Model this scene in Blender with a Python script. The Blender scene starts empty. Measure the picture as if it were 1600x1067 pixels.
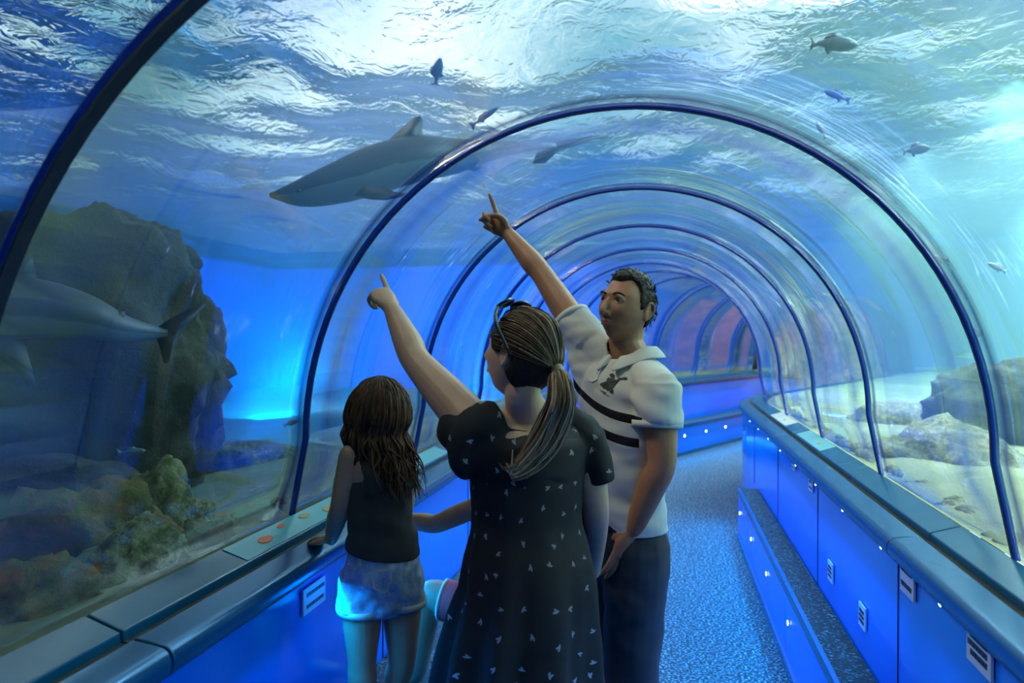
import bpy, bmesh, math, random
from mathutils import Vector, Matrix, noise, Quaternion
from mathutils.bvhtree import BVHTree
random.seed(7)
PI = math.pi
SC = bpy.context.scene
COL = SC.collection
V = Vector

# ------------------------------------------------------------------ camera
CAM = V((0.14, 0.0, 1.60))
YAW = math.radians(12.4)          # the lens is turned left of the tunnel's axis
PITCH = math.radians(-0.45)
FPX = 1067.0
_rot = Matrix.Rotation(YAW, 3, 'Z') @ Matrix.Rotation(PI / 2 + PITCH, 3, 'X')
cam_data = bpy.data.cameras.new('camera')
cam_data.lens = 36.0 * FPX / 1600.0
cam_data.sensor_width = 36.0
cam_data.clip_start = 0.05
cam_data.dof.use_dof = True
cam_data.dof.focus_distance = 2.1
cam_data.dof.aperture_fstop = 2.8
cam = bpy.data.objects.new('camera', cam_data)
COL.objects.link(cam)
cam.location = CAM
cam.rotation_euler = _rot.to_euler()
SC.camera = cam

def P(px, py, d):
    """world point seen at photograph position (px, py) at depth d"""
    return CAM + _rot @ V(((px - 800.0) / FPX * d, -(py - 533.5) / FPX * d, -d))
def CD(x, y, z):
    """world direction for a camera-space direction: right, up, away"""
    return (_rot @ V((x, y, -z))).normalized()

# ------------------------------------------------------------------ object helpers
def link(name, me, mat=None, parent=None):
    o = bpy.data.objects.new(name, me)
    COL.objects.link(o)
    if mat is not None:
        mats = mat if isinstance(mat, (list, tuple)) else [mat]
        for m in mats:
            me.materials.append(m)
    if parent is not None:
        o.parent = parent
        o.matrix_parent_inverse = Matrix.Identity(4)
        o.location = -parent_loc(parent)
    return o
def parent_loc(p):
    l = V(p.location)
    q = p.parent
    while q is not None:
        l += V(q.location); q = q.parent
    return l
def bm_obj(name, bm, mat=None, parent=None, smooth=True):
    me = bpy.data.meshes.new(name)
    bm.normal_update()
    bm.to_mesh(me); bm.free()
    if smooth:
        for p in me.polygons: p.use_smooth = True
    return link(name, me, mat, parent)
def pyobj(name, vs, fs, mat=None, parent=None, smooth=True, uvs=None):
    me = bpy.data.meshes.new(name)
    me.from_pydata([tuple(v) for v in vs], [], fs)
    if uvs:
        ul = me.uv_layers.new(name='UVMap')
        for p in me.polygons:
            for li in p.loop_indices:
                ul.data[li].uv = uvs[me.loops[li].vertex_index]
    me.validate(); me.update()
    if smooth:
        for p in me.polygons: p.use_smooth = True
    return link(name, me, mat, parent)
def empty(name, loc, label=None, cat=None, group=None):
    o = bpy.data.objects.new(name, None)
    COL.objects.link(o); o.location = loc
    o.empty_display_size = 0.1
    if label: tag(o, label, cat, group)
    return o
def tag(o, label, cat, group=None, kind=None):
    o['label'] = label; o['category'] = cat
    if group: o['group'] = group
    if kind: o['kind'] = kind
    return o
def struct(o, label=None, cat=None):
    o['kind'] = 'structure'
    if label: o['label'] = label
    if cat: o['category'] = cat
    return o
def copy_tree(o, parent=None):
    c = o.copy(); COL.objects.link(c)
    if parent is not None: c.parent = parent
    for ch in list(o.children):
        copy_tree(ch, c)
    return c
def box_bm(bm, lo, hi):
    vs = [bm.verts.new((x, y, z)) for x in (lo[0], hi[0]) for y in (lo[1], hi[1]) for z in (lo[2], hi[2])]
    for f in ((0,1,3,2),(4,6,7,5),(0,4,5,1),(2,3,7,6),(0,2,6,4),(1,5,7,3)):
        bm.faces.new([vs[i] for i in f])

# ------------------------------------------------------------------ materials
def srgb(r, g, b):
    def f(c):
        c /= 255.0
        return c / 12.92 if c <= 0.04045 else ((c + 0.055) / 1.055) ** 2.4
    return (f(r), f(g), f(b), 1.0)
class NT:
    def __init__(s, name):
        s.m = bpy.data.materials.new(name); s.m.use_nodes = True
        s.t = s.m.node_tree; s.t.nodes.clear()
        s.out = s.t.nodes.new('ShaderNodeOutputMaterial')
    def n(s, kind, **kw):
        nd = s.t.nodes.new('ShaderNode' + kind)
        for k, v in kw.items():
            if hasattr(nd, k): setattr(nd, k, v)
            else: s.set(nd, k, v)
        return nd
    def set(s, nd, k, v):
        if isinstance(k, str): k = k.replace('_', ' ')
        sock = nd.inputs[k]
        if isinstance(v, bpy.types.NodeSocket): s.t.links.new(v, sock)
        elif isinstance(v, bpy.types.Node): s.t.links.new(v.outputs[0], sock)
        else: sock.default_value = v
    def math(s, op, a, b=None, clamp=False):
        nd = s.t.nodes.new('ShaderNodeMath'); nd.operation = op; nd.use_clamp = clamp
        s.set(nd, 0, a)
        if b is not None: s.set(nd, 1, b)
        return nd.outputs[0]
    def ramp(s, fac, stops, interp='LINEAR'):
        nd = s.t.nodes.new('ShaderNodeValToRGB'); nd.color_ramp.interpolation = interp
        e = nd.color_ramp.elements
        while len(e) < len(stops): e.new(0.5)
        for i, (p, c) in enumerate(stops):
            e[i].position = p; e[i].color = c if len(c) == 4 else (*c, 1)
        s.set(nd, 'Fac', fac)
        return nd.outputs[0]
    def mixc(s, f, a, b):
        nd = s.t.nodes.new('ShaderNodeMix'); nd.data_type = 'RGBA'
        s.set(nd, 0, f); s.set(nd, 6, a); s.set(nd, 7, b)
        return nd.outputs[2]
    def noise(s, scale, detail=3, rough=0.5, vec=None, dist=0.0):
        nd = s.n('TexNoise'); s.set(nd, 'Scale', scale); s.set(nd, 'Detail', detail)
        s.set(nd, 'Roughness', rough); s.set(nd, 'Distortion', dist)
        if vec is not None: s.set(nd, 'Vector', vec)
        return nd.outputs[0]
    def coord(s, kind='Object', scale=None):
        tc = s.n('TexCoord')
        o = tc.outputs[kind]
        if scale is not None:
            mp = s.n('Mapping'); s.set(mp, 'Scale', scale); s.set(mp, 'Vector', o); o = mp.outputs[0]
        return o
    def bump(s, h, strength=0.3, distance=0.01):
        nd = s.n('Bump'); s.set(nd, 'Height', h); s.set(nd, 'Strength', strength); s.set(nd, 'Distance', distance)
        return nd.outputs[0]
    def pbsdf(s, color, rough=0.5, metal=0.0, normal=None, **kw):
        nd = s.n('BsdfPrincipled')
        s.set(nd, 'Base Color', color); s.set(nd, 'Roughness', rough); s.set(nd, 'Metallic', metal)
        if normal is not None: s.set(nd, 'Normal', normal)
        for k, v in kw.items(): s.set(nd, k, v)
        return nd
    def done(s, surf=None, vol=None):
        if surf is not None: s.t.links.new(surf.outputs[0] if isinstance(surf, bpy.types.Node) else surf, s.out.inputs['Surface'])
        if vol is not None: s.t.links.new(vol.outputs[0] if isinstance(vol, bpy.types.Node) else vol, s.out.inputs['Volume'])
        return s.m
def simple(name, col, rough=0.5, metal=0.0, nscale=None, namp=0.15, bump=None, **kw):
    t = NT(name)
    c = col
    nrm = None
    if nscale:
        nz = t.noise(nscale, 4, 0.55, t.coord())
        lo = tuple(x * (1 - namp) for x in col[:3]) + (1,)
        hi = tuple(min(1, x * (1 + namp)) for x in col[:3]) + (1,)
        c = t.ramp(nz, [(0.3, lo), (0.7, hi)])
        if bump: nrm = t.bump(nz, bump, 0.01)
    return t.done(t.pbsdf(c, rough, metal, nrm, **kw))

# ------------------------------------------------------------------ the tunnel's path
S_BEND, R_BEND, TH_MAX = 6.5, 3.6, math.radians(30)
def path(s):
    """centre (x, y) and heading (radians turned right) at distance s along the tunnel"""
    if s <= S_BEND: return 0.0, s, 0.0
    th = min((s - S_BEND) / R_BEND, TH_MAX)
    x = R_BEND * (1 - math.cos(th)); y = S_BEND + R_BEND * math.sin(th)
    e = s - S_BEND - R_BEND * TH_MAX
    if e > 0:
        x += e * math.sin(th); y += e * math.cos(th)
    return x, y, th
def at(s, u, z):
    x, y, th = path(s)
    return V((x + u * math.cos(th), y - u * math.sin(th), z))
def stations(s0, s1):
    out = [s0]
    s = s0
    while s < s1 - 1e-6:
        step = 0.5 if s < S_BEND - 0.01 or s > S_BEND + R_BEND * TH_MAX else 0.15
        s = min(s + step, s1)
        out.append(s)
    return out
def sweep(prof, s0, s1, closed=True, cap=True, inset=0.0):
    """profile [(u, z)] swept along the path"""
    st = stations(s0, s1); n = len(prof)
    vs, fs, uvs = [], [], []
    L = [0.0]
    for i in range(1, n + 1):
        a, b = prof[i - 1], prof[i % n]; L.append(L[-1] + math.hypot(a[0]-b[0], a[1]-b[1]))
    for s in st:
        for i, (u, z) in enumerate(prof):
            vs.append(at(s, u, z)); uvs.append((s, L[i]))
    m = n if closed else n - 1
    for k in range(len(st) - 1):
        for i in range(m):
            j = (i + 1) % n
            fs.append((k*n+i, (k+1)*n+i, (k+1)*n+j, k*n+j))
    if cap and closed:
        fs.append(tuple(range(n))); e = (len(st)-1)*n
        fs.append(tuple(e+i for i in reversed(range(n))))
    return vs, fs, uvs
def fixn(o):
    bm = bmesh.new(); bm.from_mesh(o.data)
    bmesh.ops.recalc_face_normals(bm, faces=bm.faces); bm.to_mesh(o.data); bm.free()
    return o
def bevel(o, w, seg=2, ang=0.5):
    m = o.modifiers.new('bevel', 'BEVEL'); m.width = w; m.segments = seg; m.limit_method = 'ANGLE'; m.angle_limit = ang
    return o
# ------------------------------------------------------------------ section of the tunnel
HW = 1.05          # half width of the acrylic vault
ZF = 1.015         # height of its foot
ZT = 2.29          # height of its crown
ZC = 1.265         # centre of the upper arc
RA = 1.005
def arch(off=0.0, n=48, zf=ZF):
    """open profile of the vault from the left foot over the crown to the right foot"""
    r = RA + off
    def wid(z): return r + 0.05 * (ZC - z) / (ZC - ZF)
    pts = [(-wid(zf), zf), (-wid(ZC - 0.1), ZC - 0.1)]
    for i in range(n + 1):
        a = PI - PI * i / n
        pts.append((r * math.cos(a), ZC + (r + 0.01) * math.sin(a)))
    pts += [(wid(ZC - 0.1), ZC - 0.1), (wid(zf), zf)]
    return pts
RINGS = [0.91, 2.05, 3.19, 4.29, 5.45, 6.5, 7.35, 8.2, 9.3, 10.5, 11.7]
S0, S1 = -1.2, 12.6

# materials of the place
t = NT('blue_gloss_panel')
nz = t.noise(0.8, 2, 0.5, t.coord('Object', (1, 1, 1)))
M_PANEL = t.done(t.pbsdf(t.ramp(nz, [(0.3, srgb(2, 104, 225)), (0.7, srgb(3, 122, 245))]), 0.16, 0.0,
                         t.bump(t.noise(2.5, 2, 0.5, t.coord()), 0.12, 0.02), Specular_IOR_Level=0.6))
t = NT('teal_laminate')
M_TEAL = t.done(t.pbsdf(t.ramp(t.noise(3, 3, 0.5, t.coord()), [(0.3, srgb(14, 84, 124)), (0.7, srgb(20, 98, 140))]), 0.22))
t = NT('steel_teal_rail')
M_RAIL = t.done(t.pbsdf(srgb(22, 92, 142), 0.24, 0.35, t.bump(t.noise(30, 2, 0.5, t.coord('Object', (1, 0.1, 1))), 0.03, 0.005)))
M_DARK = simple('dark_rubber', srgb(10, 16, 24), 0.6)
M_GAP = simple('black_gap', srgb(5, 8, 12), 0.9)
M_RING = simple('blue_ring_metal', srgb(20, 84, 235), 0.35, 0.0)
M_RINGD = simple('charcoal_gasket', srgb(26, 32, 42), 0.4)
t = NT('speckled_carpet')
co = t.coord('Object', (55, 90, 55))
v1 = t.n('TexNoise'); t.set(v1, 'Vector', co); t.set(v1, 'Scale', 1.3); t.set(v1, 'Detail', 2.0)
M_CARPET = t.done(t.pbsdf(t.ramp(v1.outputs[0], [(0.46, srgb(8, 14, 20)), (0.55, srgb(40, 64, 76)), (0.65, srgb(140, 170, 182))]), 0.9, 0, t.bump(v1.outputs[0], 0.5, 0.01)))
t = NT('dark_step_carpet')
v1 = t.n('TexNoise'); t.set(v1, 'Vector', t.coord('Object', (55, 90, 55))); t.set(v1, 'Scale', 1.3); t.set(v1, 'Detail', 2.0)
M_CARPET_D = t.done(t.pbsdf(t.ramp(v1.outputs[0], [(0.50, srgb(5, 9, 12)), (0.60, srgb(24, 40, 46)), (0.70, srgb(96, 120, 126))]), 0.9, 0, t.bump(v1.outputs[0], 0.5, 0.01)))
t = NT('pale_sand')
nz = t.noise(1.6, 6, 0.6, t.coord())
M_SAND = t.done(t.pbsdf(t.ramp(nz, [(0.3, srgb(122, 132, 104)), (0.7, srgb(172, 176, 146))]), 0.95, 0, t.bump(t.noise(22, 5, 0.6, t.coord()), 0.5, 0.02)))
def rock_mat(name, a, b, c, sc=3.0):
    t = NT(name)
    n1 = t.noise(sc, 8, 0.65, t.coord(), 0.3); n2 = t.noise(sc * 5, 6, 0.7, t.coord())
    col = t.mixc(t.ramp(n2, [(0.42, (0, 0, 0)), (0.62, (1, 1, 1))]), t.ramp(n1, [(0.3, a), (0.62, b)]), c)
    return t.done(t.pbsdf(col, 0.9, 0, t.bump(n2, 0.9, 0.04)))
M_ROCK_D = rock_mat('dark_cave_rock', srgb(8, 12, 12), srgb(26, 32, 28), srgb(40, 36, 26), 1.5)
M_ROCK_B = rock_mat('brown_coral_rock', srgb(96, 74, 44), srgb(176, 142, 86), srgb(110, 122, 62), 4)
M_ROCK_G = rock_mat('green_algae_rock', srgb(66, 74, 42), srgb(140, 148, 88), srgb(205, 196, 150), 5)
M_ROCK_L = rock_mat('pale_coral_rock', srgb(84, 96, 86), srgb(160, 165, 140), srgb(205, 205, 180), 6)
M_ROCK_P = rock_mat('pink_rock_face', srgb(150, 90, 80), srgb(240, 180, 160), srgb(110, 66, 56), 2.2)

# acrylic: clear sheet with a Schlick reflection and long soft waves in its surface
t = NT('clear_acrylic')
lw = t.n('LayerWeight'); t.set(lw, 'Blend', 0.5)
uvm = t.n('UVMap')
mp = t.n('Mapping'); t.set(mp, 'Vector', uvm.outputs[0]); t.set(mp, 'Scale', (9.0, 1.3, 1))
wv = t.noise(1.0, 2, 0.5, mp.outputs[0])
bp = t.bump(wv, 0.05, 0.05)
t.set(lw, 'Normal', bp)
f5 = t.math('POWER', lw.outputs['Facing'], 4.0)
fac = t.math('ADD', t.math('MULTIPLY', f5, 0.75), 0.045)
tr = t.n('BsdfTransparent'); t.set(tr, 'Color', (0.95, 0.985, 0.99, 1))
gl = t.n('BsdfAnisotropic'); t.set(gl, 'Color', (1, 1, 1, 1)); t.set(gl, 'Roughness', 0.045); t.set(gl, 'Normal', bp)
mx = t.n('MixShader'); t.set(mx, 0, fac); t.t.links.new(tr.outputs[0], mx.inputs[1]); t.t.links.new(gl.outputs[0], mx.inputs[2])
M_ACRYL = t.done(mx)

# ---- acrylic panels between the rings, one by one
edges = [S0] + RINGS + [S1]
inner, outer = arch(0.0), arch(0.035)
prof = inner + outer[::-1]
for i in range(len(edges) - 1):
    vs, fs, uvs = sweep(prof, edges[i] + 0.012, edges[i+1] - 0.012, True, True)
    o = pyobj('window_%d' % (i + 1), vs, fs, M_ACRYL, None, True, uvs)
    fixn(o); bevel(o, 0.0, 1).modifiers.clear()
    struct(o, 'clear curved acrylic vault panel of the tunnel', 'window')

# ---- the rings
RL = ['thick dark joint ring of the vault nearest the camera, blurred at upper left',
      'tall blue joint ring arching over the whole family, first full arch',
      'second full blue joint ring, crossing behind the raised hand of the man',
      'third full blue joint ring, above the head of the man',
      'fourth full blue joint ring, small thin arch down the tunnel',
      'fifth joint ring, small thin arch just before the bend',
      'sixth joint ring, where the tunnel starts to bend right',
      'seventh joint ring, inside the bend', 'eighth joint ring, thin dark arch past the bend',
      'ninth joint ring, thin dark arch near the far end', 'last joint ring, beside the pink rock at the end']
def ring_prof(d0, d1, n=48):
    return arch(d0, n, ZF - 0.01), arch(d1, n, ZF - 0.01)
for i, s in enumerate(RINGS):
    r = empty('tunnel_ring', at(s, 0, ZF), RL[i], 'ring', 'joint rings of the acrylic vault')
    for nm, d0, d1, hw, m in ((('ring_band', -0.006, 0.012, 0.006, M_RING), ('gasket', -0.009, -0.0062, 0.0045, M_RINGD)) if i else (('ring_band', -0.004, 0.014, 0.012, M_RING), ('gasket', -0.010, -0.0042, 0.013, M_RINGD))):
        a, b = ring_prof(d0, d1)
        n = len(a); vs = []; fs = []
        for (aa, ss) in ((a, s-hw), (a, s+hw), (b, s+hw), (b, s-hw)):
            x, y, th = path(s)
            for (u, z) in aa:
                q = at(s, u, z); q += V((math.sin(th), math.cos(th), 0)) * (ss - s); vs.append(q)
        for k in range(n - 1):
            for q in range(4):
                w = (q + 1) % 4
                fs.append((q*n+k, q*n+k+1, w*n+k+1, w*n+k))
        fs.append((0, n, 2*n, 3*n)); fs.append((n-1, 4*n-1, 3*n-1, 2*n-1))
        o = pyobj(nm, vs, fs, m, r, False); fixn(o)
        if nm == 'ring_band': bevel(o, 0.004, 2)

# ---- floor, low walls, benches
vs, fs, uv = sweep([(-0.868, 0), (0.868, 0), (0.868, -0.06), (-0.868, -0.06)], S0, 13.2)
struct(fixn(pyobj('floor', vs, fs, M_CARPET, None, False)), 'blue lit speckled carpet floor of the walkway', 'floor')
for side, nm in ((-1, 'left'), (1, 'right')):
    vs, fs, uv = sweep([(side*0.87, 0.0), (side*0.87, 0.903), (side*0.95, 0.94), (side*1.10, 0.975), (side*1.10, 0.0)], S0, S1)
    o = struct(fixn(pyobj('wall_' + nm, vs, fs, M_PANEL, None, False)), 'glossy blue low wall of the walkway, %s side' % nm, 'wall')
BEN = {-1: (0.62, 0.865), 1: (0.725, 0.865)}
ZB = 0.41
seam = [-1.2, 0.06, 1.21, 2.36, 3.50, 4.65, 5.8]
def unit(kind, side, k):
    where = ['behind the camera', 'next to the camera', 'nearest in view', 'second in view', 'third in view', 'fourth in view', 'at the start of the bend', 'in the bend', 'leaving the bend', 'third from the far end', 'second from the far end', 'at the far end'][k]
    return '%s, %s side, %s' % (kind, 'left' if side < 0 else 'right', where)
for side in (-1, 1):
    b0, b1 = BEN[side]
    ends = [6.0 if side > 0 else S1]
    sm = seam + [6.9, 8.0, 9.15, 10.3, 11.45, S1]
    for k in range(len(sm) - 1):
        a, b = sm[k] + 0.003, sm[k+1] - 0.003
        g = 'left' if side < 0 else 'right'
        # rail
        r = empty('handrail', at((a+b)/2, side*0.87, 0.93), unit('rounded teal handrail section', side, k), 'handrail', 'handrail sections, %s wall' % g)
        c = [(side*0.885, 0.905)]
        for q in range(15):
            an = -PI/2 + PI * q / 14
            c.append((side*(0.862 - 0.028*math.cos(an) - 0.0), 0.93 + 0.034*math.sin(an)))
        c += [(side*0.885, 0.968), (side*0.93, 0.972), (side*0.935, 0.962)]
        c += [(side*0.935, 0.94)]
        vs, fs, uv = sweep(c, a, b); o = fixn(pyobj('rail_profile', vs, fs, M_RAIL, r, True)); bevel(o, 0.003, 2)
        o.data.set_sharp_from_angle(angle=0.6)
        vs, fs, uv = sweep([(side*0.935, 0.945), (side*0.935, 0.962), (side*0.957, 0.962), (side*0.957, 0.945)], a, b)
        fixn(pyobj('groove', vs, fs, M_GAP, r, False))
        # ledge
        vs, fs, uv = sweep([(side*0.957, 0.985), (side*1.048, 1.013), (side*1.048, 0.99), (side*0.957, 0.955)], a, b)
        o = fixn(pyobj('ledge_panel', vs, fs, M_TEAL, None, False)); bevel(o, 0.004, 2)
        tag(o, unit('sloping teal ledge section below the glass', side, k), 'ledge', 'ledge sections, %s wall' % g)
        # bench
        if side > 0 and k >= 6: continue
        r = empty('bench', at((a+b)/2, side*(b0+b1)/2, 0), unit('low step bench with carpet top', side, k), 'bench', 'bench sections, %s wall' % g)
        be = min(b, 5.6) if side > 0 else b
        vs, fs, uv = sweep([(side*b0, 0.0), (side*b0, ZB-0.035), (side*b1, ZB-0.035), (side*b1, 0.0)], a, be)
        fixn(pyobj('front_panel', vs, fs, M_PANEL, r, False))
        vs, fs, uv = sweep([(side*(b0+0.012), ZB-0.035), (side*(b0+0.012), ZB), (side*b1, ZB), (side*b1, ZB-0.035)], a, be)
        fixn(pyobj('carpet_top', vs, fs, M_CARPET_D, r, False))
        vs, fs, uv = sweep([(side*(b0-0.006), ZB-0.045), (side*(b0-0.006), ZB+0.004), (side*(b0+0.012), ZB+0.004), (side*(b0+0.012), ZB-0.045)], a, be)
        fixn(pyobj('edge_trim', vs, fs, M_RAIL, r, False))
        vs, fs, uv = sweep([(side*(b0-0.008), 0.0), (side*(b0-0.008), 0.05), (side*(b0), 0.05), (side*(b0), 0.0)], a, be)
        fixn(pyobj('kick_strip', vs, fs, M_TEAL, r, False))
# panel seams on the low walls
for side, g in ((-1, 'left'), (1, 'right')):
    for k, s in enumerate(seam[1:]):
        vs, fs, uv = sweep([(side*0.867, ZB), (side*0.867, 0.9), (side*0.871, 0.9), (side*0.871, ZB)], s-0.002, s+0.002)
        struct(fixn(pyobj('trim_%d' % (k + 1 + (10 if side > 0 else 0)), vs, fs, M_GAP, None, False)), 'dark seam between blue wall panels', 'seam')

# wall behind the camera and the end of the tunnel
bm = bmesh.new(); box_bm(bm, (-1.2, S0-0.1, -0.05), (1.2, S0-0.02, 2.4))
struct(bm_obj('wall_back', bm, simple('dark_back_wall', srgb(10, 24, 50), 0.7), None, False))

a_, b_ = arch(0.0), arch(0.04)
vs, fs, uv = sweep(a_ + b_[::-1], S1 + 0.02, 14.15)
struct(fixn(pyobj('trim_portal', vs, fs, M_DARK, None, True)), 'dark lining round the end of the tunnel', 'portal')
# ---- small lamps
def lamp_mat(name, col, st):
    t = NT(name); e = t.n('Emission'); t.set(e, 'Color', col); t.set(e, 'Strength', st)
    m = t.done(e); m.cycles.emission_sampling = 'NONE'; return m
M_LED = lamp_mat('blue_white_led', srgb(170, 215, 255), 14.0)
def disc_lamp(name, c, nrm, r, label, group):
    e = empty(name, c, label, 'lamp', group)
    n = V(nrm).normalized(); a = n.orthogonal().normalized(); b = n.cross(a)
    for nm, r0, d, m in (('bezel', r*1.5, 0.004, M_RAIL), ('lens', r, 0.006, M_LED)):
        vs = []; K = 14
        for dd in (0.0, d):
            for q in range(K):
                an = 2*PI*q/K; vs.append(c + n*dd + (a*math.cos(an) + b*math.sin(an))*r0)
        fs = [(q, (q+1) % K, K+(q+1) % K, K+q) for q in range(K)] + [tuple(range(K-1, -1, -1)), tuple(range(K, 2*K))]
        pyobj(nm, vs, fs, m, e, False)
ordn = ['first', 'second', 'third', 'fourth', 'fifth', 'sixth', 'seventh', 'eighth', 'ninth', 'tenth', 'eleventh', 'twelfth', 'thirteenth', 'fourteenth', 'fifteenth', 'sixteenth', 'seventeenth', 'eighteenth', 'nineteenth', 'twentieth', 'twenty-first', 'twenty-second']
for k in range(10):
    s = 1.5 + 0.5 * k
    x, y, th = path(s)
    disc_lamp('rail_lamp', at(s, 0.862, 0.892), (-math.cos(th), math.sin(th), -0.35), 0.0055,
              'tiny round lamp under the right handrail, %s from the camera' % ordn[k], 'lamps under the right handrail')
for k in range(6):
    s = 2.05 + 0.68 * k
    disc_lamp('bench_lamp', at(s, 0.7245, 0.25), (-1, 0, 0), 0.011,
              'round lamp in the front of the right bench, %s from the camera' % ordn[k], 'lamps in the right bench')
for k in range(12):
    s = 4.4 + 0.62 * k
    x, y, th = path(s)
    disc_lamp('bench_lamp', at(s, -0.6195, 0.26), (math.cos(th), -math.sin(th), 0), 0.015,
              'round lamp in the front of the left bench, %s of those past the man' % ordn[k], 'lamps in the left bench')

# ---- light strips tucked under the rails
def area(name, loc, sx, sy, col, power, direction, spread=PI, up=None):
    l = bpy.data.lights.new(name, 'AREA'); l.shape = 'RECTANGLE'; l.size = sx; l.size_y = sy
    l.energy = power; l.color = col[:3]; l.spread = spread
    o = bpy.data.objects.new(name, l); COL.objects.link(o); o.location = loc
    z = -V(direction).normalized()
    x = V(up).normalized() if up is not None else z.orthogonal().normalized()
    x = (x - z * x.dot(z)).normalized(); y = z.cross(x)
    o.rotation_euler = Matrix((x, y, z)).transposed().to_euler()
    return o
BLUE = (0.0, 0.30, 1.0)
for side in (-1, 1):
    for (a, b) in ((-1.0, 2.2), (2.2, 6.2), (6.9, 8.3), (8.4, 12.2)):
        if side > 0 and a > 6: continue
        m = (a+b)/2; x, y, th = path(m)
        area('rail_strip_light', at(m, side*0.815, 0.888), (b-a)*0.97, 0.02, BLUE, (7.5 if a < 2 else 12.0 if a < 6 else 13.0)*(b-a),
             (-side*math.cos(th)*0.6, side*math.sin(th)*0.6, -0.8), math.radians(125), (math.sin(th), math.cos(th), 0))
# the bench lamps throw their blue light over the floor
for side, u in ((-1, 0.605), (1, 0.712)):
    for (a, b) in ((2.9, 6.2), (6.9, 8.3), (8.4, 12.0)):
        if side > 0 and a > 6: continue
        m = (a+b)/2; x, y, th = path(m)
        area('bench_strip_light', at(m, side*u, 0.255), (b-a)*0.97, 0.02, (0.0, 0.30, 1.0), 5.5*(b-a),
             (-side*math.cos(th)*0.75, side*math.sin(th)*0.75, -0.65), math.radians(140), (math.sin(th), math.cos(th), 0))
# ------------------------------------------------------------------ the tank round the tunnel
ZW = 3.5           # water level
X0, X1, Y0, Y1 = -9.0, 9.5, -4.0, 15.0
def lat_of(x, y):
    """distance from the tunnel's centre line"""
    best = 9e9
    s = max(-4, min(15, y)); 
    for ds in (-1.5, -1, -.5, 0, .5, 1, 1.5, 2, 2.5):
        cx, cy, th = path(s + ds)
        best = min(best, math.hypot(x-cx, y-cy))
    return best
def sand_h(x, y):
    l = lat_of(x, y)
    e = max(0.0, l - 1.1)
    base = 0.99 - (0.20 * min(e, 3.0) if x < 0 else 0.06 * min(e, 3.0))
    return base + 0.05 * noise.noise(V((x*0.9, y*0.9, 3.1))) + 0.02 * noise.noise(V((x*3, y*3, 1.0))) - (0.0 if e > 0.15 else 0.02)
G = 0.14
nx, ny = int((X1-X0)/G), int((Y1-Y0)/G)
vs = []; keep = {}
for j in range(ny + 1):
    for i in range(nx + 1):
        x, y = X0 + i*G, Y0 + j*G
        vs.append(V((x, y, sand_h(x, y))))
fs = []
for j in range(ny):
    for i in range(nx):
        q = (j*(nx+1)+i, j*(nx+1)+i+1, (j+1)*(nx+1)+i+1, (j+1)*(nx+1)+i)
        if min(lat_of(vs[k].x, vs[k].y) for k in q) < 1.08 and -1.6 < vs[q[0]].y < 14.2: continue
        fs.append(q)
o = pyobj('sand_bed', vs, fs, M_SAND)
bm = bmesh.new(); bm.from_mesh(o.data)
lo = [v for v in bm.verts if not v.link_faces]; bmesh.ops.delete(bm, geom=lo, context='VERTS')
# snap the ragged inner edge to the glass foot
for e in bm.edges:
    if e.is_boundary:
        for v in e.verts:
            if X0+0.1 < v.co.x < X1-0.1 and v.co.y > Y0+0.1 and v.co.y < Y1-0.1:
                l = lat_of(v.co.x, v.co.y)
                s = v.co.y
                bests = min((math.hypot(v.co.x-path(q/10)[0], v.co.y-path(q/10)[1]), q/10) for q in range(-15, 130))[1]
                cx, cy, th = path(bests)
                d = V((v.co.x-cx, v.co.y-cy, 0))
                if 0.5 < d.length < 1.5:
                    d = d.normalized()*1.092; v.co.x = cx + d.x; v.co.y = cy + d.y; v.co.z = 0.985
bm.to_mesh(o.data); bm.free()
tag(o, 'pale rippled sand bed of the tank outside the glass', 'sand', None, 'stuff')

# tank walls
def tank_wall(nm, a, b, mat, th=0.15):
    bm = bmesh.new(); box_bm(bm, a, b)
    return struct(bm_obj(nm, bm, mat, None, False), 'painted tank wall', 'wall')
M_TBLUE = simple('deep_blue_tank_paint', srgb(12, 112, 215), 0.8, 0, 0.5, 0.3)
M_TCYAN = simple('pale_cyan_tank_paint', srgb(150, 215, 225), 0.8, 0, 0.5, 0.2)
tank_wall('wall_tank_left', (X0-0.2, Y0-0.2, -0.3), (X0-0.05, Y1+0.2, ZW+0.12), M_TBLUE)
tank_wall('wall_tank_far', (X0-0.2, Y1+0.05, -0.3), (X1+0.2, Y1+0.2, ZW+0.12), M_TBLUE)
tank_wall('wall_tank_right', (X1+0.05, Y0-0.2, -0.3), (X1+0.2, Y1+0.2, ZW+0.12), M_TCYAN)
tank_wall('wall_tank_near', (X0-0.2, Y0-0.2, -0.3), (X1+0.2, Y0-0.05, ZW+0.12), M_TCYAN)

# ---- water: a closed body with a rippled top and a hollow where the tunnel runs
def wave(x, y):
    h = 0.0
    h += 0.19 * noise.noise(V((x*0.55, y*0.42, 0.3)))
    h += 0.12 * noise.noise(V((x*1.5 + 3*noise.noise(V((x*.3, y*.3, 5))), y*1.15, 2.3)))
    h += 0.03 * noise.noise(V((x*3.6, y*3.0, 7.7)))
    return h
t = NT('tank_water')
geo = t.n('NewGeometry'); sep = t.n('SeparateXYZ'); t.set(sep, 0, geo.outputs['Position'])
top = t.math('GREATER_THAN', sep.outputs['Z'], ZW - 0.3)
nrm = t.bump(t.noise(5.5, 3, 0.6, t.coord('Object', (1.0, 0.8, 1)), 0.8), 0.55, 0.05)
gls = t.n('BsdfGlass'); t.set(gls, 'IOR', 1.07); t.set(gls, 'Roughness', 0.02); t.set(gls, 'Normal', nrm); t.set(gls, 'Color', (1, 1, 1, 1))
tr = t.n('BsdfTransparent')
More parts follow.
